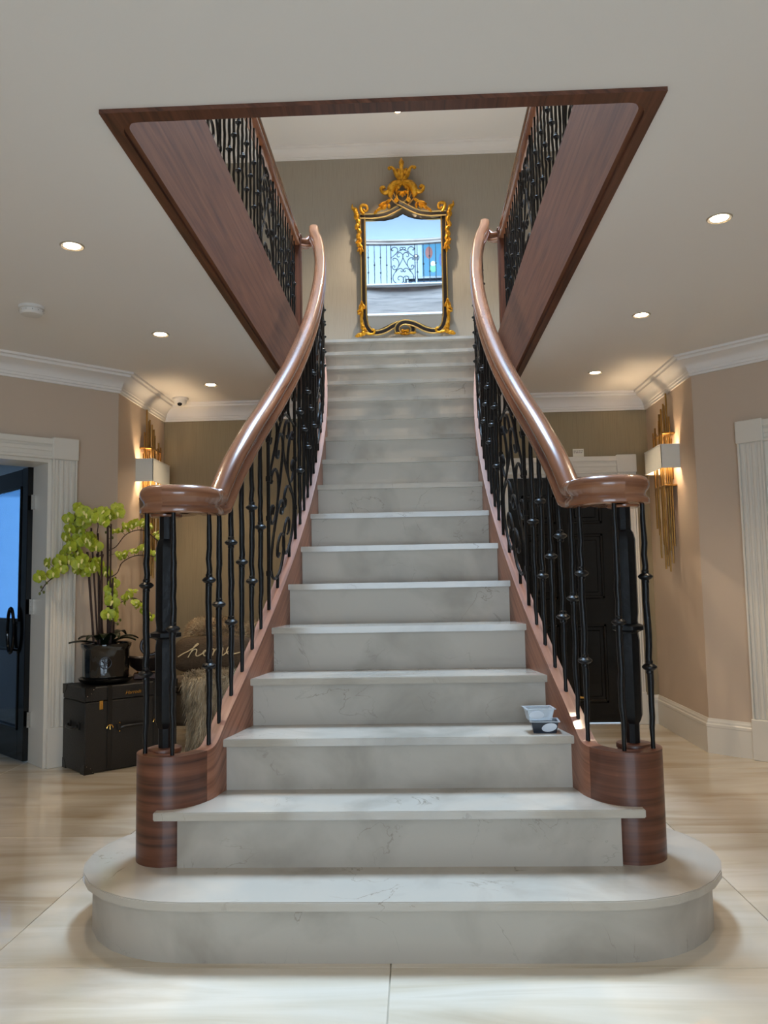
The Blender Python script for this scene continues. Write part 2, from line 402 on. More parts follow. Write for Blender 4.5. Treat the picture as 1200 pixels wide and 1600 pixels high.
# front window
wn = struct('window_1', (0, YFRONT - .05, .25))
mb = MB().bbox((-1.4, YFRONT - .1, .25), (1.4, YFRONT - .02, .32)).bbox((-1.4, YFRONT - .1, 2.38), (1.4, YFRONT - .02, 2.45)).bbox((-1.4, YFRONT - .1, .25), (-1.33, YFRONT - .02, 2.45)).bbox((1.33, YFRONT - .1, .25), (1.4, YFRONT - .02, 2.45))
mb.obj('window_frame', 'trim_white', wn)
for k in range(3): MB().bbox((-.72 + k * .7, YFRONT - .09, .32), (-.68 + k * .7, YFRONT - .03, 2.38)).obj('mullion', 'trim_white', wn)
for k in range(4): MB().box((-1.33 + k * .67, YFRONT - .065, .32), (-1.33 + k * .67 + .65, YFRONT - .055, 2.38)).obj('pane', 'glass_pane', wn, smooth=0)

# ---- ceilings and upper floors with the stairwell cut out
def slab(name, z0, z1, hx, hy0, hy1, mt, x=3.34, y0=YFRONT - .14, y1=YBACK + .1):
    mb = MB().box((-x, y0, z0), (-hx, y1, z1)).box((hx, y0, z0), (x, y1, z1)).box((-hx, y0, z0), (hx, hy0, z1))
    if hy1 < y1: mb.box((-hx, hy1, z0), (hx, y1, z1))
    return S(mb.obj(name, mt, smooth=0, weld=False))
WH = .874                                            # half width of the stairwell opening
slab('ceiling', ZC, ZC + .03, WH, 2.345, 6.80, 'ceiling_white')
slab('floor_upper', ZF1 - .03, ZF1 - .002, .86, 2.40, 6.72, 'marble', y1=YUP + .1)
slab('ceiling_upper', ZC2, ZC2 + .03, 1.05, 2.83, 6.95, 'ceiling_white', y1=YUP + .1)
slab('floor_second', ZF2 - .03, ZF2, 1.05, 2.80, 6.95, 'upper_white', y1=YUP + .1)
slab('ceiling_second', ZROOF, ZROOF + .1, 1.0, 4.1, 6.7, 'upper_white', y1=YUP + .1)
for s, sd in ((-1, 'left'), (1, 'right')):
    wallseg('wall_%s_upper' % sd, (s * DX, YFRONT), (0, 1), (s, 0), YUP - YFRONT, 'wall_taupe', ZF1, ZC2 + .05)
    wallseg('wall_%s_second' % sd, (s * DX, YFRONT), (0, 1), (s, 0), YUP - YFRONT, 'upper_white', ZF2, ZROOF + .05)
wallseg('wall_back_upper', (-DX - T, YUP), (1, 0), (0, 1), 2 * DX + 2 * T, 'wall_taupe', ZF1 - .03, ZC2 + .05)
wallseg('wall_back_second', (-DX - T, YUP), (1, 0), (0, 1), 2 * DX + 2 * T, 'upper_white', ZF2, ZROOF + .05)
wallseg('wall_front_upper', (-DX - T, YFRONT), (1, 0), (0, -1), 2 * DX + 2 * T, 'upper_white', ZF1, ZC2 + .05)
wallseg('wall_front_second', (-DX - T, .9), (1, 0), (0, -1), 2 * DX + 2 * T, 'upper_white', ZF2, ZROOF + .05)
# roof lantern: glazed frame above the stairwell
rl = struct('window_2', (0, 5.4, ZROOF + .1))
mb = MB()
for a, b in (((-1.05, 4.05), (1.05, 4.15)), ((-1.05, 6.65), (1.05, 6.75)), ((-1.05, 4.05), (-.95, 6.75)), ((.95, 4.05), (1.05, 6.75))): mb.box((*a, ZROOF + .1), (*b, ZROOF + .2))
mb.obj('window_frame', 'trim_white', rl, smooth=0, weld=False)
for k in range(4):
    for i in range(2): MB().box((-.95 + i * .96, 4.16 + k * .625, ZROOF + .14), (-.95 + i * .96 + .94, 4.16 + k * .625 + .605, ZROOF + .15)).obj('pane', 'glass_pane', rl, smooth=0)

# ---- cornices and baseboards
def off_path(path, d):          # offset to the right of travel
    P = [Vector(p) for p in path]; out = []
    for i, p in enumerate(P):
        ns = []
        if i > 0: t = (P[i] - P[i - 1]).normalized(); ns.append(Vector((t.y, -t.x)))
        if i < len(P) - 1: t = (P[i + 1] - P[i]).normalized(); ns.append(Vector((t.y, -t.x)))
        if len(ns) == 1: out.append(p + ns[0] * d)
        else: out.append(p + (ns[0] + ns[1]) * (d / (1 + ns[0].dot(ns[1]))))
    return out
def moulding(path, prof):
    mb = MB(); rows = [off_path(path, p) for p, z in prof]; n = len(prof)
    for i in range(len(path) - 1):
        vs = [(rows[k][i].x, rows[k][i].y, prof[k][1]) for k in range(n)] + [(rows[k][i + 1].x, rows[k][i + 1].y, prof[k][1]) for k in range(n)]
        mb.add(vs, [(k, (k + 1) % n, n + (k + 1) % n, n + k) for k in range(n)])
        if i == 0: mb.add(vs[:n], [list(range(n))])
        if i == len(path) - 2: mb.add(vs[n:], [list(range(n))])
    return mb
def corn(zt, drop=.135, pr=.125):
    p = [(-.005, 0), (.020, 0), (.022, .10), (.032, .13), (.034, .24), (.042, .27), (.050, .42), (.075, .58), (.115, .70), (.150, .76), (.155, .86), (.165, .89), (.185, .90), (.190, 1), (-.005, 1)]
    return [(a / .19 * pr if a > 0 else a, zt - drop + b * drop) for a, b in p]
rp = [(.55, YBACK), (WX, YBACK), (WX, BY), (DX, DY), (DX, YFRONT)]
rpl = [(.55, YBACK), (WX, YBACK), (WX, BYL), (DX, DY + .05), (DX, YFRONT)]
S(moulding(rp, corn(ZC)).obj('trim_1', 'ceiling_white', smooth=25))
S(moulding(rpl, corn(ZC)).mirror_x().obj('trim_2', 'ceiling_white', smooth=25))
S(moulding([(-DX, YUP), (DX, YUP)], corn(ZC2, .115, .12)).obj('trim_3', 'ceiling_white', smooth=25))
BP = [(-.002, 0), (.018, 0), (.018, .165), (.021, .17), (.021, .185), (.013, .192), (.013, .203), (.008, .212), (.006, .222), (-.002, .222)]
PB = Vector((WX, BY)); ED = Vector((q, -q))
CW = .16
def dpt(t, dy=0): p = PB + ED * t; return (p.x, p.y + dy)
for s, nm in ((1, 'right'), (-1, 'left')):
    mb = moulding([(1.87, YBACK), (WX, YBACK), (WX, BY), dpt(DO0 - CW)] if s > 0 else [(.55, YBACK), (WX, YBACK), (WX, BYL), dpt(DO0 - CW, .05)], BP)
    m2 = moulding([dpt(DO1 + CW, 0 if s > 0 else .05), (DX, DY if s > 0 else DY + .05), (DX, YFRONT)], BP); mb.add(m2.v, m2.f)
    if s < 0: mb.mirror_x()
    S(mb.obj('baseboard_' + nm, 'trim_white', smooth=25))
S(MB().box((-.84, YUP - .02, ZF1), (.84, YUP, ZF1 + .2)).obj('baseboard_upper', 'trim_white', smooth=0))

# ---- door cases
def casing(root, o, e, n, p0, p1, h, mirror=False, cw=CW, T=.28):
    for a0 in (p0 - cw, p1):
        mb = MB(); obox(mb, o, e, n, a0, a0 + cw, 0, .018, .25, h)
        for k in range(4): obox(mb, o, e, n, a0 + .018 + k * (cw - .036) / 3.55, a0 + .018 + k * (cw - .036) / 3.55 + .022, .018, .026, .25, h, .004)
        obox(mb, o, e, n, a0, a0 + .012, .018, .03, .25, h); obox(mb, o, e, n, a0 + cw - .012, a0 + cw, .018, .03, .25, h)
        mb.obj('casing', 'trim_white', root, smooth=0, weld=False)
        mb = MB(); obox(mb, o, e, n, a0 - .006, a0 + cw + .006, 0, .038, 0, .25, .004); mb.obj('plinth_block', 'trim_white', root, smooth=0)
        mb = MB(); obox(mb, o, e, n, a0 - .006, a0 + cw + .006, 0, .042, h, h + .145, .005); mb.obj('corner_block', 'trim_white', root, smooth=0)
    mb = MB(); obox(mb, o, e, n, p0, p1, 0, .02, h, h + .125); obox(mb, o, e, n, p0, p1, .02, .034, h + .095, h + .135, .004); obox(mb, o, e, n, p0, p1, .02, .028, h + .05, h + .08, .004); obox(mb, o, e, n, p0, p1, .02, .03, h, h + .02, .004)
    mb.obj('head_casing', 'trim_white', root, smooth=0, weld=False)
    mb = MB(); obox(mb, o, e, n, p0, p0 + .022, -T, 0, 0, h - .022); obox(mb, o, e, n, p1 - .022, p1, -T, 0, 0, h - .022); obox(mb, o, e, n, p0, p1, -T, 0, h - .022, h)
    mb.obj('door_lining', 'trim_white', root, smooth=0, weld=False)
def hinge(root, o, e, n, a, d, z):
    mb = MB(); obox(mb, o, e, n, a - .03, a + .03, d, d + .004, z - .05, z + .05, .001)
    for k in range(-1, 2):
        for i in (-.018, .018): obox(mb, o, e, n, a + i - .004, a + i + .004, d + .004, d + .006, z + k * .032 - .004, z + k * .032 + .004)
    mb.obj('hinge', 'steel', root, smooth=0, weld=False)
d1 = struct('door_1', (-WX - .6, BY - .6, 0)); casing(d1, (-WX, BYL), (-q, -q), (q, -q), DO0, DO1, DH)
d2 = struct('door_2', (WX + .6, BY - .6, 0)); casing(d2, (WX, BY), (q, -q), (-q, -q), DO0, DO1, DH)
d3 = struct('door_3', (1.27, YBACK, 0)); casing(d3, (0, YBACK), (1, 0), (0, -1), .82, 1.72, DH, cw=.145, T=.14)
# left leaf, swung open into the kitchen: hinged on the jamb beside the trunk, black frame with glazed panels
hp = Vector((-2.508, 5.29)); le = Vector((-.735, .678)); ln = Vector((.678, .735)) * -1
def leaf(root, o, e, n, Wd, H, stiles, rails, glass, th=.045, handle=None):
    mb = MB()
    for a0, a1 in stiles: obox(mb, o, e, n, a0, a1, -th / 2, th / 2, .01, H, .003)
    for z0, z1 in rails: obox(mb, o, e, n, stiles[0][1], stiles[-1][0], -th / 2, th / 2, z0, z1)
    lf = mb.obj('door_leaf', 'door_black', root, smooth=0, weld=False)
    for i in range(len(rails) - 1):
        z0, z1 = rails[i][1], rails[i + 1][0]
        for j in range(len(stiles) - 1):
            mb = MB(); obox(mb, o, e, n, stiles[j][1], stiles[j + 1][0], -.005, .005, z0, z1); mb.obj('pane', glass[i], lf, smooth=0)
            mb = MB(); a, b = stiles[j][1], stiles[j + 1][0]
            for (x0, x1, y0, y1) in ((a, a + .02, z0, z1), (b - .02, b, z0, z1), (a, b, z0, z0 + .02), (a, b, z1 - .02, z1)): obox(mb, o, e, n, x0, x1, .005, .03, y0, y1, .004)
            mb.obj('beading', 'door_black', lf, smooth=0, weld=False)
    return lf
lf = leaf(d1, hp, le, ln, .8, 1.962, [(0, .1), (.7, .8)], [(.01, .2), (.74, .92), (1.84, 1.955)], ['door_mirror', 'door_glass'])
rg = [Vector((hp.x, hp.y, 0)) + Vector((le.x, le.y, 0)) * (.18 + .055 * math.cos(a)) + Vector((ln.x, ln.y, 0)) * .05 + Vector((0, 0, .86 + .15 * math.sin(a))) for a in [2 * PI * k / 24 for k in range(24)]]
MB().tube(rg, .011, 8, closed=True).obj('ring_pull', 'door_black', lf)
for z in (.28, 1.02, 1.72): hinge(d1, (-2.508, 5.29), (q, q), (q, -q), .02, .03, z)
# right doorway: leaf folded back, only the lining and a grey door edge show
lf2 = MB(); o2 = Vector(dpt(DO0)) ; 
for z0, z1 in ((.01, 1.92),): obox(lf2, (WX, BY), (q, -q), (-q, -q), DO0 + .03, DO1 - .03, -.26, -.22, z0, z1, .003)
l2 = lf2.obj('door_leaf', 'trim_white', d2, smooth=0)
for (z0, z1) in ((.2, .85), (1.0, 1.78)):
    for (a0, a1) in ((DO0 + .13, DO0 + .40), (DO1 - .40, DO1 - .13)):
        mb = MB(); obox(mb, (WX, BY), (q, -q), (-q, -q), a0, a1, -.22, -.208, z0, z1, .006); mb.obj('panel', 'trim_white', l2, smooth=0)
# back door: glossy black six-panel leaf
mb = MB(); obox(mb, (0, YBACK), (1, 0), (0, -1), .845, 1.695, -.07, -.025, .008, DH - .025, .002); l3 = mb.obj('door_leaf', 'door_black', d3, smooth=0)
for (z0, z1) in ((.16, .78), (.98, 1.50), (1.58, 1.82)):
    for (a0, a1) in ((.95, 1.22), (1.32, 1.59)):
        mb = MB()
        for (x0, x1, y0, y1) in ((a0, a0 + .025, z0, z1), (a1 - .025, a1, z0, z1), (a0, a1, z0, z0 + .025), (a0, a1, z1 - .025, z1)): obox(mb, (0, YBACK), (1, 0), (0, -1), x0, x1, -.025, -.010, y0, y1, .006)
        obox(mb, (0, YBACK), (1, 0), (0, -1), a0 + .05, a1 - .05, -.025, -.014, z0 + .05, z1 - .05, .008)
        mb.obj('panel', 'door_black', l3, smooth=0, weld=False)
mb = MB().lathe([(.026, 0), (.026, .008), (.01, .012), (.01, .04)], n=16); mb.xform(Matrix.Translation((.91, YBACK + .025, .92)) @ Matrix.Rotation(PI / 2, 4, 'X')); mb.tube([(.91, YBACK - .012, .92), (.96, YBACK - .016, .922), (1.02, YBACK - .014, .918)], .009, 8); mb.obj('lever_handle', 'brass_bright', l3)
mb = MB(); obox(mb, (0, YBACK), (1, 0), (0, -1), 1.28, 1.42, -.025, -.018, .195, .215, .002); mb.obj('kickplate_glint', 'brass_bright', l3, smooth=0)  # bit of chrome kickplate; its gold-lit glint is put into the brass colour

# ---- room beyond the left doorway (blue daylight from a window)
kb = MB().prism([(-2.115, 5.75), (-3.34, 4.52), (-5.1, 4.52), (-5.1, 8.5), (-2.115, 8.5)], 2.5, 2.56); S(kb.obj('ceiling_kitchen', 'upper_white', smooth=0))
S(MB().box((-5.1, 8.4, 0), (-2.14, 8.5, .75)).box((-5.1, 8.4, 2.2), (-2.14, 8.5, 2.5)).box((-5.1, 8.4, .75), (-4.5, 8.5, 2.2)).box((-2.9, 8.4, .75), (-2.14, 8.5, 2.2)).obj('wall_kitchen_back', 'upper_white', smooth=0, weld=False))
S(MB().box((-5.1, 4.0, 0), (-5.0, 8.4, 2.5)).obj('wall_kitchen_left', 'upper_white', smooth=0))
S(MB().box((-5.1, 3.9, 0), (-3.34, 4.0, 2.5)).obj('wall_kitchen_front', 'upper_white', smooth=0))
S(MB().box((-2.14, 6.5, 0), (-2.05, 8.4, 2.5)).obj('wall_kitchen_right', 'upper_white', smooth=0))
wk = struct('window_3', (-3.7, 8.45, .75))
mb = MB()
for a, b in (((-4.5, .75), (-4.43, 2.2)), ((-2.97, .75), (-2.9, 2.2)), ((-3.74, .75), (-3.67, 2.2)), ((-4.5, .75), (-2.9, .82)), ((-4.5, 2.13), (-2.9, 2.2))): mb.box((a[0], 8.42, a[1]), (b[0], 8.48, b[1]))
mb.obj('window_frame', 'trim_white', wk, smooth=0, weld=False)
for x in (-4.43, -3.67): MB().box((x, 8.445, .82), (x + .69, 8.452, 2.13)).obj('pane', 'glass_pane', wk, smooth=0)
S(MB().box((3.34, 3.9, 0), (3.6, 6.6, 2.5)).box((2.1, 6.5, 0), (3.34, 6.6, 2.5)).obj('wall_study', 'wall_beige', smooth=0, weld=False))

# ---- stairwell: walnut architrave flush with the ceiling and upright lining
RC = .07
def well_path(hx, y0, rc, y1, k=6):
    p = [(-hx, y1), (-hx, y0 + rc)]
    p += [(-hx + rc - rc * math.cos(a), y0 + rc - rc * math.sin(a)) for a in [PI / 2 * i / k for i in range(1, k)]]
    p += [(-hx + rc, y0)]
    return p
LX, LY = .840, 2.40
half = well_path(LX, LY, RC, 6.80)
inner = half + [(-x, y) for x, y in half[::-1]]
arc = MB(); outer = [(-WH - .004, 6.80), (-WH - .004, 2.345)] + [(WH + .004, 2.345), (WH + .004, 6.80)]
S(MB().prism([outer[0], outer[1], (0, 2.345), (0, LY)] + half[::-1], ZC - .014, ZC + .03).obj('trim_4', 'walnut', grain=(0, 1, 0), smooth=0))
S(MB().prism([(-a, b) for a, b in [outer[0], outer[1], (0, 2.345), (0, LY)] + half[::-1]], ZC - .014, ZC + .03).obj('trim_5', 'walnut', grain=(0, 1, 0), smooth=0))
S(MB().ribbon([(x + .006, y) for x, y in half[::1]] , .024, [ZF1] * len(half), [ZC] * len(half)).obj('trim_6', 'walnut_panel', smooth=40))
S(MB().ribbon([(-x - .006, y) for x, y in half], .024, [ZF1] * len(half), [ZC] * len(half)).obj('trim_7', 'walnut_panel', smooth=40))
S(MB().ribbon([(-LX + RC, LY), (LX - RC, LY)], .024, [ZF1] * 2, [ZC] * 2).obj('trim_8', 'walnut_panel', smooth=40))
S(MB().box((-.845, 6.80, ZC), (.845, 6.83, ZF1 - .04)).obj('trim_9', 'walnut_panel', grain=(1, 0, 0), smooth=0))
for s, n_ in ((-1, 'trim_10'), (1, 'trim_11')):           # nosing board capping the lining
    S(MB().bbox((min(s * .83, s * .94), 2.42, ZF1 - .002), (max(s * .83, s * .94), 6.70, ZF1 + .012), .004).obj(n_, 'walnut', grain=(0, 1, 0), smooth=0))

# ================================================================== STAIRCASE
st = thing('staircase', 'pale marble staircase with walnut strings and rounded bottom step', 'staircase', (0, Y1, 0))
def d_end(R, cx=.65, cy=2.93, yb=3.36, k=14):
    right = [(cx + R * math.sin(a), cy - R * math.cos(a)) for a in [PI * i / k for i in range(k + 1)]]
    right = [(x, min(y, yb)) for x, y in right]
    return right + [(-x, y) for x, y in right[::-1]]
STH = .028
def tread(poly, z):
    mb = MB(); n = len(poly); bv = .003
    top = off_path(list(poly) + [poly[0]], 0)
    mb.prism(poly, z - STH, z)
    return mb.obj('tread', 'marble', st, smooth=30)
def bev_obj(o, w=.003, seg=2):
    bm = bmesh.new(); bm.from_mesh(o.data)
    ed = [e for e in bm.edges if e.is_manifold and e.calc_face_angle(0) > .9]
    bmesh.ops.bevel(bm, geom=ed, offset=w, segments=seg, affect='EDGES'); bm.to_mesh(o.data); bm.free()
    for p in o.data.polygons: p.use_smooth = True
    o.data.set_sharp_from_angle(angle=math.radians(30))
bev_obj(tread(d_end(.45), RISE))
MB().prism(d_end(.418), 0, RISE - STH).obj('riser', 'marble_honed', st, smooth=30)
Yn = lambda n: Y1 + (n - 1) * GO
bev_obj(tread([(-.823, Yn(2)), (.823, Yn(2)), (.823, 2.80), (.74, 2.82), (.695, 2.90), (.665, 3.05), (-.665, 3.05), (-.695, 2.90), (-.74, 2.82), (-.823, 2.80)], 2 * RISE))
MB().box((-.748, Yn(2) + .03, RISE), (.748, Yn(2) + .052, 2 * RISE - STH)).obj('riser', 'marble_honed', st, smooth=0)
for n in range(3, NST + 1):
    ya = Yn(n); yb = Yn(n + 1) + .052 if n < NST else ya + .30; e = .004
    bev_obj(tread([(-W(ya) - e, ya), (W(ya) + e, ya), (W((ya + yb) / 2) + e, (ya + yb) / 2), (W(yb) + e, yb), (-W(yb) - e, yb), (-W((ya + yb) / 2) - e, (ya + yb) / 2)], n * RISE))
    yr = ya + .03
    MB().box((-W(yr) - e, yr, (n - 1) * RISE), (W(yr) + e, yr + .022, n * RISE - STH)).obj('riser', 'marble_honed', st, smooth=0)
HT = .0275
ys = [3.0 + .05 * i for i in range(76)]
for s in (-1, 1):
    cur = [(v.x, v.y) for v in catmull([(s * .700, 2.895, 0), (s * .686, 2.935, 0), (s * (W(3.0) + HT), 3.0, 0), (s * (W(3.05) + HT), 3.05, 0)], 5)][:11]
    pts = cur + [(s * (W(y) + HT), y) for y in ys[1:]]
    MB().ribbon(pts, .055, [strtop(p[1]) for p in pts], [max(RISE - .002, nose(p[1]) - .32) for p in pts]).obj('string', 'walnut_string', st, smooth=40)
    # curtail: the string curls outward round the newel
    c = Vector((s * DRUM[0], DRUM[1])); pl = [(s * .700, 2.895), (s * .722, 2.853), (s * .757, 2.819)]
    pl += [(c.x + s * .09 * math.sin(a), c.y - .09 * math.cos(a)) for a in [(-5 + 15 * i) * PI / 180 for i in range(13)]]
    pl = [tuple(v) for v in catmull([(x, y, 0) for x, y in pl], 3)]
    pl = [(p[0], p[1]) for p in pl]
    cu = MB().ribbon(pl, .055, [.556] * len(pl), [RISE - .002] * len(pl)).obj('curtail', 'walnut', st, smooth=40)
    MB().lathe([(.056, RISE), (.056, .545), (.060, .548), (.060, .560), (.058, .563)], (s * NEWEL[0], NEWEL[1], 0), 28).obj('newel_plinth', 'walnut', st)
    yp = [3.36 + .1 * i for i in range(33)]
    MB().ribbon([(s * (W(y) + .03), y) for y in yp if y < YBACK], .03, [nose(y) - .29 for y in yp if y < YBACK], [0] * len([y for y in yp if y < YBACK])).obj('spandrel', 'wall_beige', st, smooth=40)
sf = MB()
for i in range(len(ys) - 1):
    a, b = ys[i], ys[i + 1]
    if a < 3.4: continue
    sf.add([(-W(a) - .02, a, nose(a) - .27), (W(a) + .02, a, nose(a) - .27), (W(b) + .02, b, nose(b) - .27), (-W(b) - .02, b, nose(b) - .27), (-W(a) - .02, a, nose(a) - .3), (W(a) + .02, a, nose(a) - .3), (W(b) + .02, b, nose(b) - .3), (-W(b) - .02, b, nose(b) - .3)],
           [(0, 1, 2, 3), (7, 6, 5, 4), (0, 4, 5, 1), (2, 6, 7, 3), (0, 3, 7, 4), (1, 5, 6, 2)])
sf.obj('soffit', 'ceiling_white', st, smooth=40)

# ================================================================== BALUSTRADES
RAIL = [(0, .052), (.018, .050), (.032, .043), (.041, .030), (.043, .016), (.038, .003), (.030, -.006), (.027, -.014), (.030, -.022), (.038, -.029), (.041, -.038), (.039, -.048), (.030, -.052)]
RAILP = RAIL + [(-a, b) for a, b in RAIL[:0:-1]]
random.seed(5)
def bal_mesh(H, seed, fat=1):
    rnd = random.Random(seed); n = 22; pts = []; rs = []
    for i in range(n + 1):
        t = i / n
        k = .0078 + .0036 * (math.sin(PI * min(1, max(0, (t - .06) / .88))) ** .5 if .06 < t < .94 else 0)
        rs.append(k + rnd.uniform(-.0007, .0007)); j = .0022 if .08 < t < .92 else 0
        pts.append((rnd.uniform(-j, j), rnd.uniform(-j, j), H * t))
    return MB().tube(pts, [r * fat for r in rs], 8, upv=(1, 0, 0)).mesh('baluster', 'iron', smooth=60)
HS, HG = .858, .79
BM_S = [bal_mesh(HS + .02, k) for k in range(4)]
BM_G = [bal_mesh(HG, 10 + k, .72) for k in range(3)]
CM = MB().lathe([(.010, -.024), (.013, -.020), (.012, -.012), (.020, -.008), (.026, -.002), (.026, .002), (.020, .008), (.012, .012), (.013, .020), (.010, .024)], n=12).mesh('collar', 'iron', smooth=40)
def baluster(parent, me, loc, H, two, rz=0):
    b = inst('baluster', me, parent, loc, rz)
    for f in ((.335, .70) if two else (.52,)):
        c = bpy.data.objects.new('collar', CM); col.objects.link(c); c.parent = b; c.location = (0, 0, H * f)
        if H < .8: c.scale = (.75, .75, .8)
    return b
# scroll panel, drawn as u (0..1 across) and v (0..1 up); left half, mirrored about u = .5
def cv(pts): return [((x - 415) / 364., (985 - y) / 620.) for x, y in pts]
SCR = [
    cv([(545, 885), (525, 885), (515, 865), (527, 838), (560, 832), (592, 852), (600, 890), (582, 928), (540, 947), (485, 932), (446, 890), (442, 830), (472, 775), (512, 712)]),
    cv([(512, 712), (552, 648), (590, 575), (598, 535), (582, 496), (548, 480), (516, 497), (510, 530), (530, 548), (546, 532)]),
    cv([(452, 572), (440, 590), (455, 604), (476, 592), (474, 566), (448, 556), (505, 560), (533, 610), (532, 670), (510, 716)]),
    cv([(510, 716), (478, 734), (444, 722), (434, 692), (452, 672), (474, 684), (464, 704)]),
    cv([(452, 440), (440, 452), (428, 438), (436, 412), (470, 398), (506, 412), (520, 450), (498, 492), (462, 522), (428, 552)]),
    cv([(482, 772), (515, 732), (552, 716), (584, 728), (594, 752), (578, 768), (562, 756), (570, 744)]),
    cv([(515, 480), (552, 452), (588, 438), (598, 424), (590, 406), (568, 404), (554, 418), (562, 436), (578, 430)]),
]
SCR[2] = cv([(460, 590), (446, 588), (446, 572), (466, 562), (500, 572), (528, 612), (533, 662), (510, 716)])
def scroll_panel(parent, fmap, H):
    fr = MB()
    for u in (0, 1):
        fr.tube([fmap(u, v) for v in (0, .25, .5, .75, 1.0)], .0088, 6)
        for v in (.19, .48, .69, .90):
            a = Vector(fmap(u, v)); fr.tube([a + Vector((0, 0, -.012)), a, a + Vector((0, 0, .012))], [.012, .013, .012], 6)
    for u in (.28, .72): fr.tube([fmap(u, -.0), fmap(u, .07)], .008, 6)
    p = fr.obj('scroll_panel', 'iron', parent, smooth=50)
    for k, c in enumerate(SCR):
        dense = [(v.x, v.y) for v in catmull([(u, v, 0) for u, v in c], 4)]
        for mir in (0, 1):
            N_ = len(dense); rs = [.0075 * (.75 + .25 * min(1, i / 6, (N_ - 1 - i) / 6)) for i in range(N_)]
            mb = MB().tube([fmap((1 - u) if mir else u, v) for u, v in dense], rs, 6, flat=(1.0, 1.0))
            mb.obj('scroll', 'iron', p, smooth=50)
    return p
def newel_iron(parent, x, y):
    z0 = .560; prof = [(.024, 0), (.024, .07), (.030, .08), (.037, .10), (.038, .36), (.034, .385), (.036, .39), (.058, .398), (.058, .412), (.036, .42), (.034, .43), (.038, .46), (.038, .72), (.032, .745), (.025, .755), (.025, .85)]
    MB().lathe([(r, z) for r, z in prof], (x, y, z0), 8).obj('newel_post', 'iron', parent, smooth=25)
    MB().lathe([(.055, z0 + .835), (.058, z0 + .838), (.058, z0 + .850), (.04, z0 + .852)], (x, y, 0), 24).obj('newel_cap', 'walnut_rail', parent)
SIDE = {-1: 'beside the potted orchid', 1: 'beside the glossy black door'}
VOL = (.818, 2.90)
for s in (-1, 1):
    t = thing('stair_balustrade', 'curved walnut handrail on black wrought iron balusters, the flight side %s' % SIDE[s], 'balustrade', (s * .68, 3.0, .56), 'curved stair balustrades')
    cx, cy = s * DRUM[0], DRUM[1]
    # handrail
    P = [(s * VOL[0], VOL[1] - .066, 1.455), (s * .755, VOL[1] - .060, 1.455), (s * .712, 2.865, 1.455), (s * .684, 2.925, 1.455), (s * (W(3.0) + .036), 2.99, 1.456), (s * (W(3.0) + .035), 3.03, 1.458)]
    kx = s * (W(3.05) + .035)
    A_ = P[:-1] + [(kx, 3.052, 1.463)]
    P = [(kx, 3.052, 1.463), (s * (W(3.15) + .032), 3.16, 1.588), (s * (W(3.27) + .03), 3.27, 1.695)]
    P += [(s * (W(y) + .03 + .012 * min(1, max(0, (y - 4) / 1))), y, nose(y) + .95) for y in [3.4 + .15 * i for i in range(21)]]
    P += [(s * (W(6.5) + .055), 6.52, nose(6.52) + .955), (s * (W(6.62) + .06), 6.64, nose(6.64) + .96), (s * (W(6.7) + .06), 6.76, nose(6.76) + .965)]
    hr = MB().sweep(catmull(A_, 4) + catmull(P, 4)[1:], RAILP).obj('handrail', 'walnut_rail', t, smooth=40)
    prof = [(0.0, .052)] + [(.066 + a, b) for a, b in RAIL[1:]]
    MB().lathe(prof[::-1], (s * VOL[0], VOL[1], 1.455), 40).obj('volute', 'walnut_rail', t, smooth=40)
    # gooseneck to the landing newel
    ex, ez = P[-1][0], P[-1][2]
    MB().sweep(catmull([(ex + s * .02, 6.71, 4.125), (s * .80, 6.69, 4.085), (s * .845, 6.66, 4.075), (s * .89, 6.63, 4.075)], 4), [(a * .85, b * .85) for a, b in RAILP]).obj('gooseneck', 'walnut_rail', t, smooth=40)
    newel_iron(t, s * NEWEL[0], NEWEL[1])
    for k, (dx, dy, two) in enumerate(((.078, -.045, 1), (-.030, -.082, 0))): baluster(t, BM_S[k], (cx + s * dx, cy + dy, .545), HS, two)
    seq = [(2.945, 1), (3.037, 0), (3.149, 1), (3.259, 0), (3.371, 1), (3.479, 0)]
    y = 4.18; k = 1
    rows = [4.18 + .115 * i for i in range(5)] + [5.345 + .115 * i for i in range(5)] + [6.50, 6.61]
    seq += [(yy, (i + 1) % 2) for i, yy in enumerate(rows)]
    for i, (yy, two) in enumerate(seq):
        x = s * (W(yy) + HT) if yy > 2.98 else s * .684
        baluster(t, BM_S[i % 4], (x, yy, strtop(yy) - .006), HS, two, rz=i * .7)
    for ya in (3.589, 4.755, 5.92):
        fm = lambda u, v, ya=ya: (s * (W(ya + u * .476) + HT), ya + u * .476, strtop(ya + u * .476) - .004 + v * HS)
        scroll_panel(t, fm, HS)
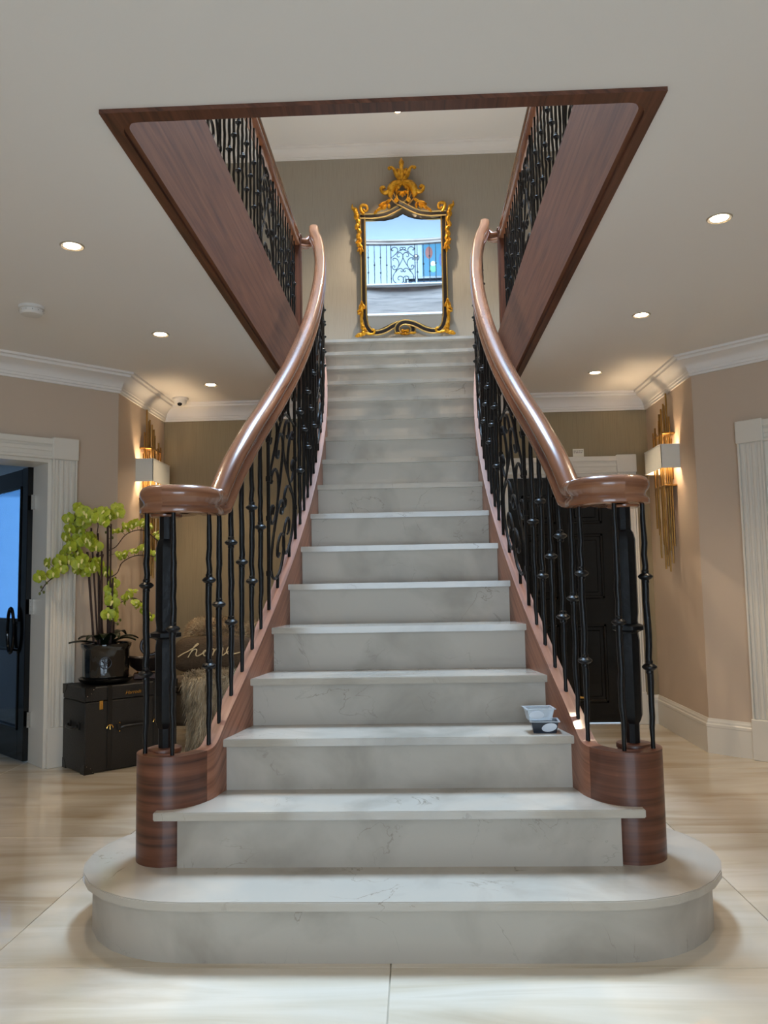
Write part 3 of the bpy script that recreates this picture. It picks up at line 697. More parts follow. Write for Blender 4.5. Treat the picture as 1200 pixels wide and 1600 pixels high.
# gallery balustrades along the stairwell, first floor
GL = {-1: 'gallery balustrade over the stairwell, on the smoke alarm side', 1: 'gallery balustrade over the stairwell, on the black door side'}
GX = .885
for s in (-1, 1):
    t = thing('gallery_balustrade', 'straight walnut and iron ' + GL[s], 'balustrade', (s * GX, 4.6, ZF1), 'gallery balustrades beside the stairwell')
    z0 = ZF1 + .012
    MB().sweep([(s * GX, 2.42, z0 + HG + .045), (s * GX, 4.5, z0 + HG + .045), (s * GX, 6.60, z0 + HG + .045)], RAILP).obj('handrail', 'walnut_rail', t, smooth=40)
    mb = MB().bbox((s * GX - .045, 6.58, 3.10), (s * GX + .045, 6.67, 4.10), .006)
    mb.bbox((s * GX - .052, 6.573, 4.10), (s * GX + .052, 6.677, 4.125), .008)
    nw = mb.obj('newel_post', 'walnut', t, grain=(0, 0, 1), smooth=0)
    MB().bbox((s * (GX - .045) - .002, 6.605, 3.3), (s * (GX - .045) + .002, 6.645, 3.98), .0015).obj('fillet', 'walnut', nw, grain=(0, 0, 1), smooth=0)
    y = 2.50; i = 0; slots = []
    pan = (3.45, 5.02)
    yy = 6.50
    while yy > 2.45:
        slots.append(yy); yy -= .1125
    for i, yy in enumerate(slots):
        if any(a - .05 < yy < a + .476 + .05 for a in pan): continue
        baluster(t, BM_G[i % 3], (s * GX, yy, z0), HG, i % 2, rz=i * .7)
    for ya in pan:
        fm = lambda u, v, ya=ya: (s * GX, ya + u * .476, z0 + v * HG)
        scroll_panel(t, fm, HG)

# second floor gallery opposite the mirror: bowed grey-brown fascia and railing (seen in the mirror)
bow = lambda x: 2.80 - .10 * (1 - (x / 1.05) ** 2)
xs = [-1.05 + .105 * i for i in range(21)]
S(MB().ribbon([(x, bow(x)) for x in xs], .03, [ZF2] * 21, [ZC2 + .03] * 21).obj('trim_12', 'grey_oak', smooth=40))
S(MB().ribbon([(x, bow(x) + .012) for x in xs], .05, [ZC2 + .04] * 21, [ZC2 - .005] * 21).obj('trim_13', 'trim_white', smooth=40))
S(MB().prism([(x, bow(x) - .01) for x in xs] + [(1.05, 2.84), (-1.05, 2.84)], ZF2 - .02, ZF2 - .001).obj('floor_second_edge', 'upper_white', smooth=0))
t = thing('upper_gallery_railing', 'bowed iron railing of the upper gallery reflected in the gilt mirror', 'balustrade', (0, 2.72, ZF2))
gy = lambda x: bow(x) - .03
MB().sweep([(x, gy(x), ZF2 + HG + .05) for x in xs], RAILP).obj('handrail', 'grey_oak', t, smooth=40)
for i in range(18):
    x = -1.0 + .1125 * i
    if -.26 < x < .22: continue
    baluster(t, BM_G[i % 3], (x, gy(x), ZF2), HG, i % 2)
scroll_panel(t, lambda u, v: (-.245 + u * .44, gy(-.245 + u * .44), ZF2 + v * HG), HG)
for s in (-1, 1):
    S(MB().box((min(s * 1.05, s * 1.08), 2.80, ZC2 + .03), (max(s * 1.05, s * 1.08), 6.95, ZF2)).obj('trim_%d' % (15 + s), 'walnut_panel', grain=(0, 1, 0), smooth=0))
    g2 = thing('upper_side_railing', 'iron railing on the upper gallery, %s side of the skylight' % ('orchid' if s < 0 else 'black door'), 'balustrade', (s * 1.1, 4.8, ZF2), 'upper side railings')
    MB().sweep([(s * 1.1, 2.8, ZF2 + HG + .05), (s * 1.1, 6.9, ZF2 + HG + .05)], RAILP).obj('handrail', 'walnut_rail', g2, smooth=40)
    for i in range(20): inst('baluster', BM_G[i % 3], g2, (s * 1.1, 2.9 + .2 * i, ZF2))
S(MB().box((-1.05, 6.92, ZC2 + .03), (1.05, 6.95, ZF2)).obj('trim_17', 'walnut_panel', grain=(1, 0, 0), smooth=0))
# furnishing of the upper gallery, seen in the mirror
t = thing('console_table', 'dark console table against the white upper gallery wall', 'table', (.62, 1.15, ZF2))
MB().bbox((.0, .93, ZF2 + .66), (1.3, 1.32, ZF2 + .71), .006).obj('table_top', 'iron_plain', t, smooth=0)
MB().bbox((.08, .95, ZF2 + .10), (1.22, 1.24, ZF2 + .66), .006).obj('cabinet', 'cabinet_grey', t, smooth=0)
for x in (.03, 1.23):
    for y in (.95, 1.26): MB().bbox((x, y, ZF2), (x + .04, y + .04, ZF2 + .66), .004).obj('leg', 'iron_plain', t, smooth=0)
t = thing('painting', 'colourful abstract painting hung above the dark console table', 'painting', (.70, .925, ZF2 + .84))
zb = ZF2 + .84
MB().bbox((.36, .901, zb), (1.04, .925, zb + .75), .004).obj('canvas', 'paint_teal', t, smooth=0)
for (x, z, rx, rz, mm) in ((.62, .52, .075, .13, 'paint_rust'), (.70, .28, .05, .06, 'paint_cream'), (.70, .18, .07, .08, 'paint_green'), (.95, .55, .05, .09, 'paint_cream'), (1.0, .22, .06, .08, 'paint_rust'), (.87, .36, .05, .14, 'paint_navy')):
    MB().ell((x - .12, .926, zb + z), (rx, .004, rz), 16, 8).obj('paint_patch', mm, t)
t = thing('ball_finial_post', 'white post with a silver ball finial on the upper gallery', 'post', (.22, 2.2, ZF2))
MB().lathe([(.06, 0), (.06, .03), (.028, .05), (.022, .3), (.022, .62), (.04, .64), (.02, .66), (.02, .68)], (.22, 2.2, ZF2), 16).obj('shaft', 'upper_white', t)
MB().ell((.22, 2.2, ZF2 + .735), (.065, .065, .065), 18, 12).obj('ball', 'steel', t)

# ================================================================== GILT MIRROR
XM, YM = .026, YUP - .05
t = thing('gilt_mirror', 'ornate gilt and black wall mirror with scrolled crest above the stairs', 'mirror', (XM, YM, 3.78))
def mp(x, y): return ((x - 592) * .00172, 3.975 + (1120 - y) * .00181)
def mirx(p): return [(-a, b) for a, b in p]
gl_l = [mp(*p) for p in ((592, 467), (560, 485), (520, 498), (470, 506), (410, 502), (352, 490))]
gl_b = [mp(*p) for p in ((352, 600), (352, 800), (353, 1000), (358, 1110), (366, 1150), (388, 1176), (420, 1178), (460, 1164), (510, 1140), (555, 1126), (592, 1122))]
gl = gl_l + gl_b; gl = gl + mirx(gl)[::-1][1:-1]
MB().xprism([(XM + a, b) for a, b in gl], YM + .012, YM + .02).obj('mirror_glass', 'mirror', t, smooth=0)
MB().xprism([(XM + a * 1.05, 4.55 + (b - 4.55) * 1.02) for a, b in gl], YM + .021, YM + .051).obj('backing', 'frame_black', t, smooth=0)
def band(pts, wd=.044, dep=.03, y=YM, name='frame_band'):
    d = [(v.x, v.y) for v in catmull([(a, b, 0) for a, b in pts], 5)]
    rows = []
    for i in range(len(d)):
        a = Vector(d[max(i - 1, 0)]); b = Vector(d[min(i + 1, len(d) - 1)]); tt = (b - a).normalized(); rows.append((Vector(d[i]), Vector((tt.y, -tt.x))))
    mb = MB(); vs = []
    for p, n in rows:
        for o, yy in ((-wd / 2, dep / 2), (-wd / 2, -dep / 2), (0, -dep / 2 - .006), (wd / 2, -dep / 2), (wd / 2, dep / 2)):
            k = p + n * o; vs.append((XM + k.x, y + yy, k.y))
    fs = []
    for i in range(len(rows) - 1):
        for k in range(5): fs.append((i * 5 + k, i * 5 + (k + 1) % 5, (i + 1) * 5 + (k + 1) % 5, (i + 1) * 5 + k))
    fs += [tuple(range(5)), tuple((len(rows) - 1) * 5 + k for k in range(5))]
    mb.add(vs, fs); f = mb.obj(name, 'frame_black', t)
    for sg in (-1, 1):
        MB().tube([(XM + (p + n * sg * (wd / 2 + .002)).x, y - dep / 2, (p + n * sg * (wd / 2 + .002)).y) for p, n in rows], .0085, 6).obj('gold_bead', 'gold_bead', f, smooth=60)
    return f
for mirr in (0, 1):
    fx = (lambda p: mirx(p)) if mirr else (lambda p: p)
    yo = YM - .012 * mirr
    band(fx([mp(*p) for p in ((335, 470), (335, 520), (335, 700), (335, 900), (336, 1050), (338, 1110), (346, 1155))]), y=YM)
    band(fx([mp(*p) for p in ((318, 478), (370, 480), (420, 480), (480, 471), (530, 452), (580, 425), (625, 398), (655, 365), (664, 330), (652, 300))]), y=yo - .004)
    band(fx([mp(*p) for p in ((340, 1120), (352, 1165), (378, 1196), (420, 1203), (470, 1190), (520, 1164), (560, 1150), (600, 1146), (630, 1160), (642, 1185), (636, 1212))]), y=yo - .002)
def gtube(parent_pts, rs, fl=(1, .6), nm='gilt_scroll'):
    d = catmull([(XM + a, yy, b) for a, b, yy in parent_pts], 4)
    n = len(d); r = [1.15 * float(np.interp(i / (n - 1), [k / (len(rs) - 1) for k in range(len(rs))], rs)) for i in range(n)]
    return MB().tube(d, r, 8, flat=(1, 1)).obj(nm, 'gold', t, smooth=60)
def gp(pts, rs, nm='gilt_scroll', y=-.03):
    for mirr in (0, 1):
        k = [mp(*p) for p in pts]; k = mirx(k) if mirr else k
        gtube([(a, b, YM + y) for a, b in k], rs, nm=nm)
def lumps(pts, nm, y=-.03):           # cluster of small carved leaves
    for mirr in (0, 1):
        mb = MB()
        for (x, yy, rx, rz, an) in pts:
            a, b = mp(x, yy); a = -a if mirr else a; an2 = -an if mirr else an
            rot = Matrix.Rotation(math.radians(an2), 3, 'Y')
            mb.ell((XM + a, YM + y, b), (rx * 1.4, .022, rz * 1.25), 10, 6, rot)
            mb.ell((XM + a, YM + y - .012, b), (rx * .5, .018, rz * .95), 8, 6, rot)
        mb.obj(nm, 'gold', t, smooth=60)
# crest
gtube([(*mp(590, 285), YM - .02), (*mp(590, 235), YM - .03), (*mp(588, 190), YM - .03), (*mp(590, 150), YM - .025), (*mp(589, 120), YM - .02)], [.02, .034, .018, .026, .003], nm='crest_flame')
gp([(582, 262), (560, 230), (545, 200), (528, 180), (512, 186)], [.022, .026, .018, .012, .014], 'crest_horn')
gp([(575, 240), (572, 205), (560, 190)], [.018, .02, .006], 'crest_leaf')
lumps([(512, 186, .016, .016, 0)], 'crest_ball')
gp([(600, 275), (575, 280), (545, 290), (522, 315), (515, 355), (528, 372)], [.014, .028, .040, .042, .028, .008], 'acanthus_leaf')
gp([(528, 312), (495, 338), (468, 335), (456, 312), (470, 302), (478, 314)], [.026, .024, .018, .016, .014, .016], 'acanthus_curl')
gp([(592, 280), (575, 300), (558, 320), (556, 350), (560, 385), (548, 400)], [.012, .016, .016, .010, .008, .012], 'inner_scroll')
lumps([(566, 312, .018, .018, 0), (553, 393, .018, .022, 20)], 'scroll_eye', -.045)
lumps([(580, 350, .011, .024, 20), (566, 345, .010, .022, 50), (590, 355, .010, .028, 0)], 'palmette', -.045)
MB().ell((XM, YM - .04, mp(590, 265)[1]), (.026, .02, .024), 12, 8).obj('crest_boss', 'gold', t)
lumps([(500, 395, .014, .032, 60), (470, 408, .016, .036, 75), (478, 430, .014, .03, 30), (445, 440, .014, .034, 60), (420, 458, .012, .026, 40), (505, 425, .012, .024, 0), (455, 420, .010, .026, 100)], 'leaf_spray')
# ears and side swags
gp([(345, 470), (330, 450), (325, 425), (340, 412), (362, 420), (366, 442), (350, 452), (342, 440)], [.014, .016, .016, .015, .014, .013, .012, .012], 'ear_scroll')
gp([(300, 470), (288, 440), (272, 428), (272, 402)], [.022, .022, .014, .003], 'ear_leaf')
lumps([(292, 445, .018, .028, 0), (298, 480, .022, .036, 10), (308, 515, .018, .032, -15), (300, 545, .018, .032, 20), (313, 575, .018, .03, -20), (306, 605, .016, .03, 15), (318, 632, .016, .028, -10), (310, 658, .018, .028, 25), (300, 640, .012, .022, 40), (322, 670, .014, .024, -30), (320, 700, .011, .034, 0), (308, 690, .01, .022, 30), (330, 690, .01, .022, -30)], 'side_swag')
# foot ornaments
gp([(325, 1010), (322, 1060), (318, 1100), (322, 1150), (330, 1190)], [.006, .018, .014, .014, .018], 'foot_leaf')
lumps([(322, 1025, .012, .03, 0), (312, 1040, .011, .028, 25), (305, 1065, .011, .024, 45), (334, 1042, .011, .026, -20), (312, 1085, .026, .012, 0), (326, 1170, .018, .026, 0), (308, 1215, .03, .018, 0), (330, 1205, .022, .022, 0), (340, 1185, .014, .016, 0), (292, 1222, .02, .012, 0), (318, 1120, .012, .06, 0), (322, 1090, .012, .05, 0)], 'foot_cluster')
gp([(345, 1205), (370, 1212), (395, 1208), (398, 1190), (384, 1184)], [.012, .011, .011, .012, .014], 'foot_scroll')
lumps([(575, 1196, .012, .016, 0), (600, 1198, .014, .012, 0), (545, 1210, .03, .009, 0), (592, 1215, .04, .012, 0)], 'base_cluster', -.02)
# downlight above the mirror
def downlight(x, y, z, power, label, group, ang=95, blend=.6):
    d = thing('downlight', label, 'ceiling light', (x, y, z), group)
    MB().lathe([(.047, -.004), (.052, 0), (.047, .004), (.036, .002), (.034, -.001)][::-1], n=28, caps=False).obj('bezel', 'bezel', d, local=True)
    MB().lathe([(.0001, -.0008), (.035, -.0008), (.035, .001), (.0001, .001)], n=20).obj('lamp', 'lamp_warm', d, local=True)
    l = bpy.data.lights.new('downlight_beam', 'SPOT'); l.energy = power; l.spot_size = math.radians(ang); l.spot_blend = blend; l.color = (1, .80, .57); l.shadow_soft_size = .03
    o = bpy.data.objects.new('downlight_beam', l); col.objects.link(o); o.parent = d; o.location = (0, 0, -.012)
    return d
GD = 'recessed downlights in the hall ceiling'
for x, y, lab in ((-1.388, 3.325, 'round recessed downlight in the hall ceiling, nearest the smoke alarm'), (-1.40, 4.578, 'round recessed downlight between the smoke alarm and the dome camera'), (-1.413, 5.80, 'round recessed downlight beside the dome camera'),
               (1.378, 3.27, 'round recessed downlight in the hall ceiling, farthest from the black door'), (1.395, 4.49, 'middle of three round recessed downlights leading to the black door'), (1.415, 5.754, 'round recessed downlight above the black door'),
               (-1.4, 1.6, 'round recessed downlight between the bottom step and the front window'), (1.4, 1.6, 'round recessed downlight between the bottom step and the front window'), (-1.4, -.4, 'round recessed downlight between the bottom step and the front window'), (1.4, -.4, 'round recessed downlight between the bottom step and the front window')):
    downlight(x, y, ZC - .001, SPOT_W if y > 2 else SPOT_W * .5, lab, GD)
for x, y in ((-2.0, 3.6), (2.0, 3.6), (-2.0, 5.6), (2.0, 5.6)): downlight(x, y, ZC2 - .001, 120, 'added round downlight brightening the first floor gallery', 'added gallery downlights', 120)  # unseen lamps added to lift the dark gallery walls behind the balusters
downlight(0, 7.81, ZC2 - .001, UPSPOT_W, 'round recessed downlight above the gilt mirror', None, 100)

# ================================================================== WALL LIGHTS
def sconce(s, yc, label):
    d = thing('wall_sconce', label, 'wall light', (s * WX, yc, 1.92), 'brass rod wall sconces')
    x1 = WX - .132; L = .20
    sh = MB()
    z0, z1 = 1.918, 2.084; th = .004
    for (a, b) in (((x1, yc - L), (x1 + th, yc + L)), ((x1, yc - L), (WX, yc - L + th)), ((x1, yc + L - th), (WX, yc + L))):
        sh.box((s * a[0] if s > 0 else -b[0], a[1], z0), (s * b[0] if s > 0 else -a[0], b[1], z1))
    sd = sh.obj('shade', 'shade_fabric', d, smooth=0, weld=False)
    tr = MB()
    for z in (z0, z1): tr.tube([(s * WX, yc - L, z), (s * x1, yc - L, z), (s * x1, yc + L, z), (s * WX, yc + L, z)], .004, 4)
    tr.obj('shade_trim', 'shade_fabric', sd, smooth=0)
    MB().bbox((min(s * WX, s * (WX - .02)), yc - .05, 1.85), (max(s * WX, s * (WX - .02)), yc + .05, 2.15), .003).obj('back_plate', 'brass', d, smooth=0)
    rnd = random.Random(3)
    tops = [2.30, 2.36, 2.48, 2.33, 2.40, 2.27, 2.42, 2.20, 2.38, 2.25, 2.31, 2.22]
    bots = [1.36, 1.30, 1.24, 1.20, 1.33, 1.40, 1.18, 1.28, 1.22, 1.45, 1.38, 1.50]
    for k in range(12):
        yy = yc - .115 + .021 * k; xx = WX - .035 - (.045 if k % 2 else .0) - rnd.uniform(0, .012); r = .0065
        MB().tube([(s * xx, yy, bots[k]), (s * xx, yy + .002, (bots[k] + tops[k]) / 2), (s * xx, yy, tops[k])], r, 8).obj('rod', 'brass', d, smooth=50)
    for z in (1.80, 2.18): MB().bbox((min(s * (WX - .09), s * WX), yc - .12, z - .006), (max(s * (WX - .09), s * WX), yc + .12, z + .006), .002).obj('bracket', 'brass', d, smooth=0)
    for dy in (-.15, .15):
        l = bpy.data.lights.new('sconce_bulb', 'POINT'); l.energy = SCONCE_W; l.color = (1, .74, .46); l.shadow_soft_size = .018
        o = bpy.data.objects.new('sconce_bulb', l); col.objects.link(o); o.parent = d; o.location = (-s * .07, dy, .08)
        MB().ell((s * (WX - .07), yc + dy, 2.0), (.014, .014, .022), 10, 8).obj('bulb', 'lamp_warm', d)
sconce(-1, 6.0, 'brass rod wall sconce with white box shade above the potted orchid')
sconce(1, 5.905, 'brass rod wall sconce with white box shade beside the black door')

# ================================================================== CEILING FITTINGS
t = thing('smoke_alarm', 'round white smoke alarm on the hall ceiling', 'smoke alarm', (-1.925, 4.06, ZC))
MB().lathe([(.066, 0), (.066, -.012), (.060, -.016)], n=32).obj('base', 'alarm_white', t, local=True)
MB().lathe([(.056, -.016), (.060, -.020), (.060, -.034), (.052, -.044), (.0001, -.047)], n=32).obj('cover', 'alarm_white', t, local=True)
for k in range(12):
    a = 2 * PI * k / 12; MB().ell((.0595 * math.cos(a), .0595 * math.sin(a), -.027), (.003, .003, .003), 6, 4).obj('vent', 'vent_grey', t, local=True)
t = thing('dome_camera', 'small white dome security camera on the ceiling by the alcove', 'camera', (-1.76, 6.20, ZC))
MB().lathe([(.062, 0), (.062, -.016), (.054, -.022)], n=28).obj('housing', 'alarm_white', t, local=True)
MB().lathe([(.052, -.022), (.046, -.045), (.030, -.062), (.0001, -.070)], n=28).obj('dome', 'alarm_white', t, local=True)
MB().ell((.004, -.030, -.052), (.020, .016, .018), 14, 8).obj('lens', 'lens_black', t, local=True)

# ================================================================== TRUNK AND WHAT STANDS ON IT
TA = math.radians(45); TW, TD, TH = .62, .352, .523
t = thing('storage_trunk', 'black leather trunk with buckled straps under the potted orchid', 'trunk', (-1.962, 4.92, 0), rotz=TA)
L_ = dict(local=True)
MB().bbox((0, 0, .004), (TW, TD, TH - .09), .006).obj('body', 'leather_black', t, smooth=0, **L_)
MB().bbox((0, 0, TH - .088), (TW, TD, TH), .006).obj('lid', 'leather_black', t, smooth=0, **L_)
for x in (0, TW):
    for y in (0, TD):
        for z in (0, TH):
            sx = 1 if x == 0 else -1; sy = 1 if y == 0 else -1; sz = 1 if z == 0 else -1; e = .0025; r = .062
            mb = MB()
            X0, Y0, Z0 = x - sx * e, y - sy * e, z - sz * (e if sz < 0 else 0)
            arc_ = [(0, 0)] + [(r * math.cos(a), r * math.sin(a)) for a in [PI / 2 * k / 6 for k in range(7)]]
            for pl_ in range(3):
                P2 = []
                for dd in (0, .004):
                    for (a, b) in arc_:
                        P2.append({0: (X0 + sx * a, Y0 + sy * dd, Z0 + sz * b), 1: (X0 + sx * dd, Y0 + sy * a, Z0 + sz * b), 2: (X0 + sx * a, Y0 + sy * b, Z0 + sz * dd)}[pl_])
                n = len(arc_); mb.add(P2, [list(range(n)), list(range(n, 2 * n))] + [(k, (k + 1) % n, n + (k + 1) % n, n + k) for k in range(n)])
            cp = mb.obj('corner_cap', 'leather_edge', t, smooth=0, weld=False, **L_)
            if y == 0:
                for (a, b) in ((.05, .012), (.036, .036), (.012, .05)): MB().ell((x + sx * a, -.005, z + sz * b), (.0032, .0025, .0032), 8, 5).obj('stud', 'steel', cp, local=True)
for x0 in (.14, .45):
    sp = MB().bbox((x0, -.006, .02), (x0 + .03, 0, TH - .002), .001).bbox((x0, -.006, TH - .002), (x0 + .03, TD, TH + .004), .001).obj('strap', 'leather_edge', t, smooth=0, weld=False, **L_)
    bc = [(x0 + .015 + .020 * math.cos(a), -.010, .265 + .020 * math.sin(a)) for a in [PI * k / 8 for k in range(9)]] + [(x0 - .005, -.010, .248), (x0 + .035, -.010, .248)]
    MB().tube(bc[:9], .0035, 6).tube([(x0 + .015, -.010, .285), (x0 + .015, -.012, .255)], .002, 6).obj('buckle', 'brass_bright', sp, local=True)
hd = MB().tube(catmull([(.225, -.012, .262), (.25, -.022, .265), (.31, -.026, .265), (.37, -.022, .265), (.395, -.012, .262)], 4), .009, 8).bbox((.205, -.012, .245), (.235, 0, .28), .002).bbox((.385, -.012, .245), (.415, 0, .28), .002).obj('carry_handle', 'leather_edge', t, smooth=40, weld=False, **L_)
for x in (.22, .40):
    for z in (.238, .288): MB().ell((x, -.004, z), (.005, .004, .005), 8, 5).obj('stud', 'brass_bright', t, **L_)
MB().bbox((.088, -.006, TH - .14), (.112, 0, TH - .085), .002).bbox((.093, -.009, TH - .120), (.107, -.005, TH - .098), .001).obj('lock_plate', 'brass_bright', t, smooth=0, weld=False, **L_)
hs = MB().tube(catmull([(-.012, .09, .285), (-.03, .11, .275), (-.032, .16, .272), (-.03, .21, .275), (-.012, .23, .285)], 4), .010, 8).bbox((-.010, .075, .262), (0, .105, .308), .002).bbox((-.010, .215, .262), (0, .245, .308), .002).obj('end_handle', 'leather_edge', t, smooth=40, weld=False, **L_)
fc = bpy.data.curves.new('maker_mark', 'FONT'); fc.body = 'Harrods'; fc.size = .042; fc.shear = .35; fc.align_x = 'CENTER'; fc.extrude = .0006; fc.offset = .0003
fo = bpy.data.objects.new('maker_tmp', fc); col.objects.link(fo); dg = bpy.context.evaluated_depsgraph_get(); me = bpy.data.meshes.new_from_object(fo.evaluated_get(dg)); bpy.data.objects.remove(fo)
me.materials.clear(); me.materials.append(M_('brass_bright')); me.name = 'maker_mark'
fo = bpy.data.objects.new('maker_mark', me); col.objects.link(fo); fo.parent = t; fo.location = (TW / 2, -.0025, TH - .062); fo.rotation_euler = (PI / 2, 0, 0); fo.scale = (.75, .75, .75)
def trunk_pt(a, d): return Vector((-1.962 + a * math.cos(TA) - d * math.sin(TA), 4.92 + a * math.sin(TA) + d * math.cos(TA)))
# orchid
pc = trunk_pt(.21, .185); ZT = TH + .004
t = thing('potted_orchid', 'yellow-green orchid in a glossy black fluted pot on the trunk', 'plant', (pc.x, pc.y, ZT))
mb = MB(); n = 64; prof = [(.138, .022), (.142, .04), (.143, .12), (.144, .21), (.152, .222), (.158, .236), (.158, .252), (.150, .256), (.142, .250), (.140, .215), (.0001, .215)]
vs = []
for (r, z) in prof:
    for k in range(n):
        rr = r * (1 + (.018 if (k % 4) < 2 and .03 < z < .215 and r > .1 else 0)); a = 2 * PI * k / n; vs.append((rr * math.cos(a), rr * math.sin(a), z))
fs = [(i * n + k, i * n + (k + 1) % n, (i + 1) * n + (k + 1) % n, (i + 1) * n + k) for i in range(len(prof) - 1) for k in range(n)] + [tuple(range(n))[::-1]]
pot = mb.add(vs, fs).obj('pot', 'pot_glaze', t, local=True, smooth=30)
MB().lathe([(.13, 0), (.150, .004), (.166, .020), (.172, .032), (.165, .034), (.150, .024), (.0001, .022)], n=48).obj('saucer', 'pot_glaze', t, local=True)
MB().lathe([(.0001, .216), (.139, .216), (.139, .222), (.10, .232), (.0001, .236)], n=32).obj('soil', 'soil', t, local=True)
em = Vector((.34, -.94, 0)).normalized(); es = Vector((.94, .34, 0)).normalized()
ring = [em * .1475 + es * (.036 * math.cos(a)) + Vector((0, 0, .135 + .036 * math.sin(a))) for a in [2 * PI * k / 20 for k in range(20)]]
me_ = MB().tube(ring, .003, 6, closed=True)
for an in (-60, -25, 0, 25, 60):
    a = math.radians(an); me_.tube([em * .148 + Vector((0, 0, .118)), em * .149 + es * (.012 * math.sin(a)) + Vector((0, 0, .135)), em * .149 + es * (.026 * math.sin(a)) + Vector((0, 0, .135 + .026 * math.cos(a)))], .0022, 5)
me_.tube([em * .148 + Vector((0, 0, .102)), em * .149 + Vector((0, 0, .14))], .003, 5)
me_.obj('emblem', 'pot_emblem', pot, local=True)
rnd = random.Random(21)
def bez(p0, p1, p2, k=12): return [Vector(p0) * (1 - a) ** 2 + Vector(p1) * 2 * a * (1 - a) + Vector(p2) * a * a for a in [i / k for i in range(k + 1)]]
# strap leaves
for (an, ln_, lift) in ((200, .20, .02), (172, .17, .05), (250, .15, .06), (285, .14, .07), (320, .13, .07), (350, .18, .04), (20, .17, .05), (60, .13, .08), (110, .14, .06)):
    a = math.radians(an); d = Vector((math.cos(a), math.sin(a), 0)); sd = Vector((-d.y, d.x, 0)); mb = MB(); vs = []
    K = 9
    for i in range(K + 1):
        u = i / K; c = d * (.03 + ln_ * u) + Vector((0, 0, .235 + lift * math.sin(PI * u * .8) + .01)); wd = .036 * math.sin(PI * min(.98, .12 + .86 * u)) ** .7
        vs += [c - sd * wd + Vector((0, 0, .008)), c, c + sd * wd + Vector((0, 0, .008)), c + Vector((0, 0, -.003))]
    fs = [(4 * i + k, 4 * i + (k + 1) % 4, 4 * i + 4 + (k + 1) % 4, 4 * i + 4 + k) for i in range(K) for k in range(4)] + [(0, 1, 2, 3), (4 * K, 4 * K + 1, 4 * K + 2, 4 * K + 3)]
    mb.add(vs, fs).obj('leaf', 'leaf_dark', t, local=True, smooth=60)
# flower mesh: broad side petals, three sepals, pale lip
def flower_mesh(sc_):
    mb = MB()
    def pet(an, ln_, wd, lift):
        a = math.radians(an); d = Vector((math.cos(a), 0, math.sin(a))); sd = Vector((-math.sin(a), 0, math.cos(a))); vs = []; K = 5
        for i in range(K + 1):
            u = i / K; c = d * ln_ * u + Vector((0, -.006 + lift * math.sin(PI * u * .6), 0)); w_ = wd * (math.sin(PI * (.06 + .9 * u)) ** .6)
            vs += [c - sd * w_, c + Vector((0, -.004, 0)), c + sd * w_, c + Vector((0, .002, 0))]
        mb.add(vs, [(4 * i + k, 4 * i + (k + 1) % 4, 4 * i + 4 + (k + 1) % 4, 4 * i + 4 + k) for i in range(K) for k in range(4)] + [(0, 3, 2, 1), (4 * K, 4 * K + 1, 4 * K + 2, 4 * K + 3)])
    for an in (5, 175): pet(an, .036 * sc_, .023 * sc_, -.008)
    for an in (90, 225, 315): pet(an, .034 * sc_, .014 * sc_, .004)
    mb.ell((0, -.012, -.004), (.007 * sc_, .009, .008 * sc_), 8, 6, mi=1); mb.ell((0, -.02, -.012 * sc_), (.005 * sc_, .006, .009 * sc_), 8, 6, mi=1)
    return mb.mesh('flower', ['petal', 'petal_lip'], smooth=60)
FM = [flower_mesh(1.32), flower_mesh(1.05)]
BUD = MB().ell((0, 0, 0), (.008, .008, .010), 8, 6).mesh('bud', 'stem_green', smooth=60)
def pedicel(P):
    a = near(P, STALK); b = Vector(P); m_ = (a + b) / 2 + Vector((0, 0, .25 * (b - a).length))
    if (b - a).length > .004: MB().tube(bez(a, m_, b + Vector((0, .002, 0)), 4), .0017, 5).obj('pedicel', 'stem_green', t, local=True)
def flower(P, rz, tilt=0, s=1, k=0):
    P = (P[0], min(P[1], .10 + P[0]), P[2])
    pedicel(P)
    o = inst('flower', FM[k], t, (pc.x + P[0], pc.y + P[1], ZT + P[2])); o.rotation_euler = (tilt, rnd.uniform(-.5, .5), rz); o.scale = (s, s, s)
# x to the right, z above the trunk top as in the photo; depth spread around the pot centre
def X(px): return (px - 170) * (.0041 if px > 170 else .00295)          # photo columns to metres at the pot
def Zp(py): return (1062 - py) * .00415
stakes = [(128, 858, 148), (146, 828, 152), (134, 820, 156), (142, 860, 158), (160, 860, 160), (167, 858, 163), (172, 795, 172), (170, 845, 168), (182, 815, 178), (176, 898, 175), (150, 900, 146), (186, 900, 182)]
STALK = []
def near(p, pts): return min(pts, key=lambda k: (k - Vector(p)).length)
for i, (tx, ty, bx) in enumerate(stakes):
    dy = rnd.uniform(-.06, .06); b = (X(bx), dy, .23); tp = (X(tx), dy + rnd.uniform(-.04, .04), Zp(ty))
    MB().tube([Vector(b).lerp(Vector(tp), u) for u in (0, .33, .66, 1)], .0058 if i % 3 else .0075, 6).obj('stem', 'stem_brown', t, local=True)
    STALK += [Vector(b).lerp(Vector(tp), k / 24) for k in range(25)]
STEMS = list(STALK)
def spray(path, fl, buds=(), r=.0032):
    pts = catmull([near(Vector(path[0]) - Vector((0, 0, .03)), STEMS)] + list(path), 6); STALK.extend(pts); MB().tube(pts, r, 6).obj('flower_stalk', 'stem_brown', t, local=True)
def at(px, py, dy): return (X(px), min(dy, .10 + X(px)), Zp(py))
spray([at(146, 830, 0), at(150, 812, -.02), at(138, 798, -.04), at(118, 800, -.07), at(104, 812, -.08)], 0)
spray([at(134, 822, 0), at(128, 835, -.03), at(112, 855, -.06), at(98, 876, -.07), at(82, 892, -.08), at(66, 906, -.09), at(58, 918, -.09)], 0)
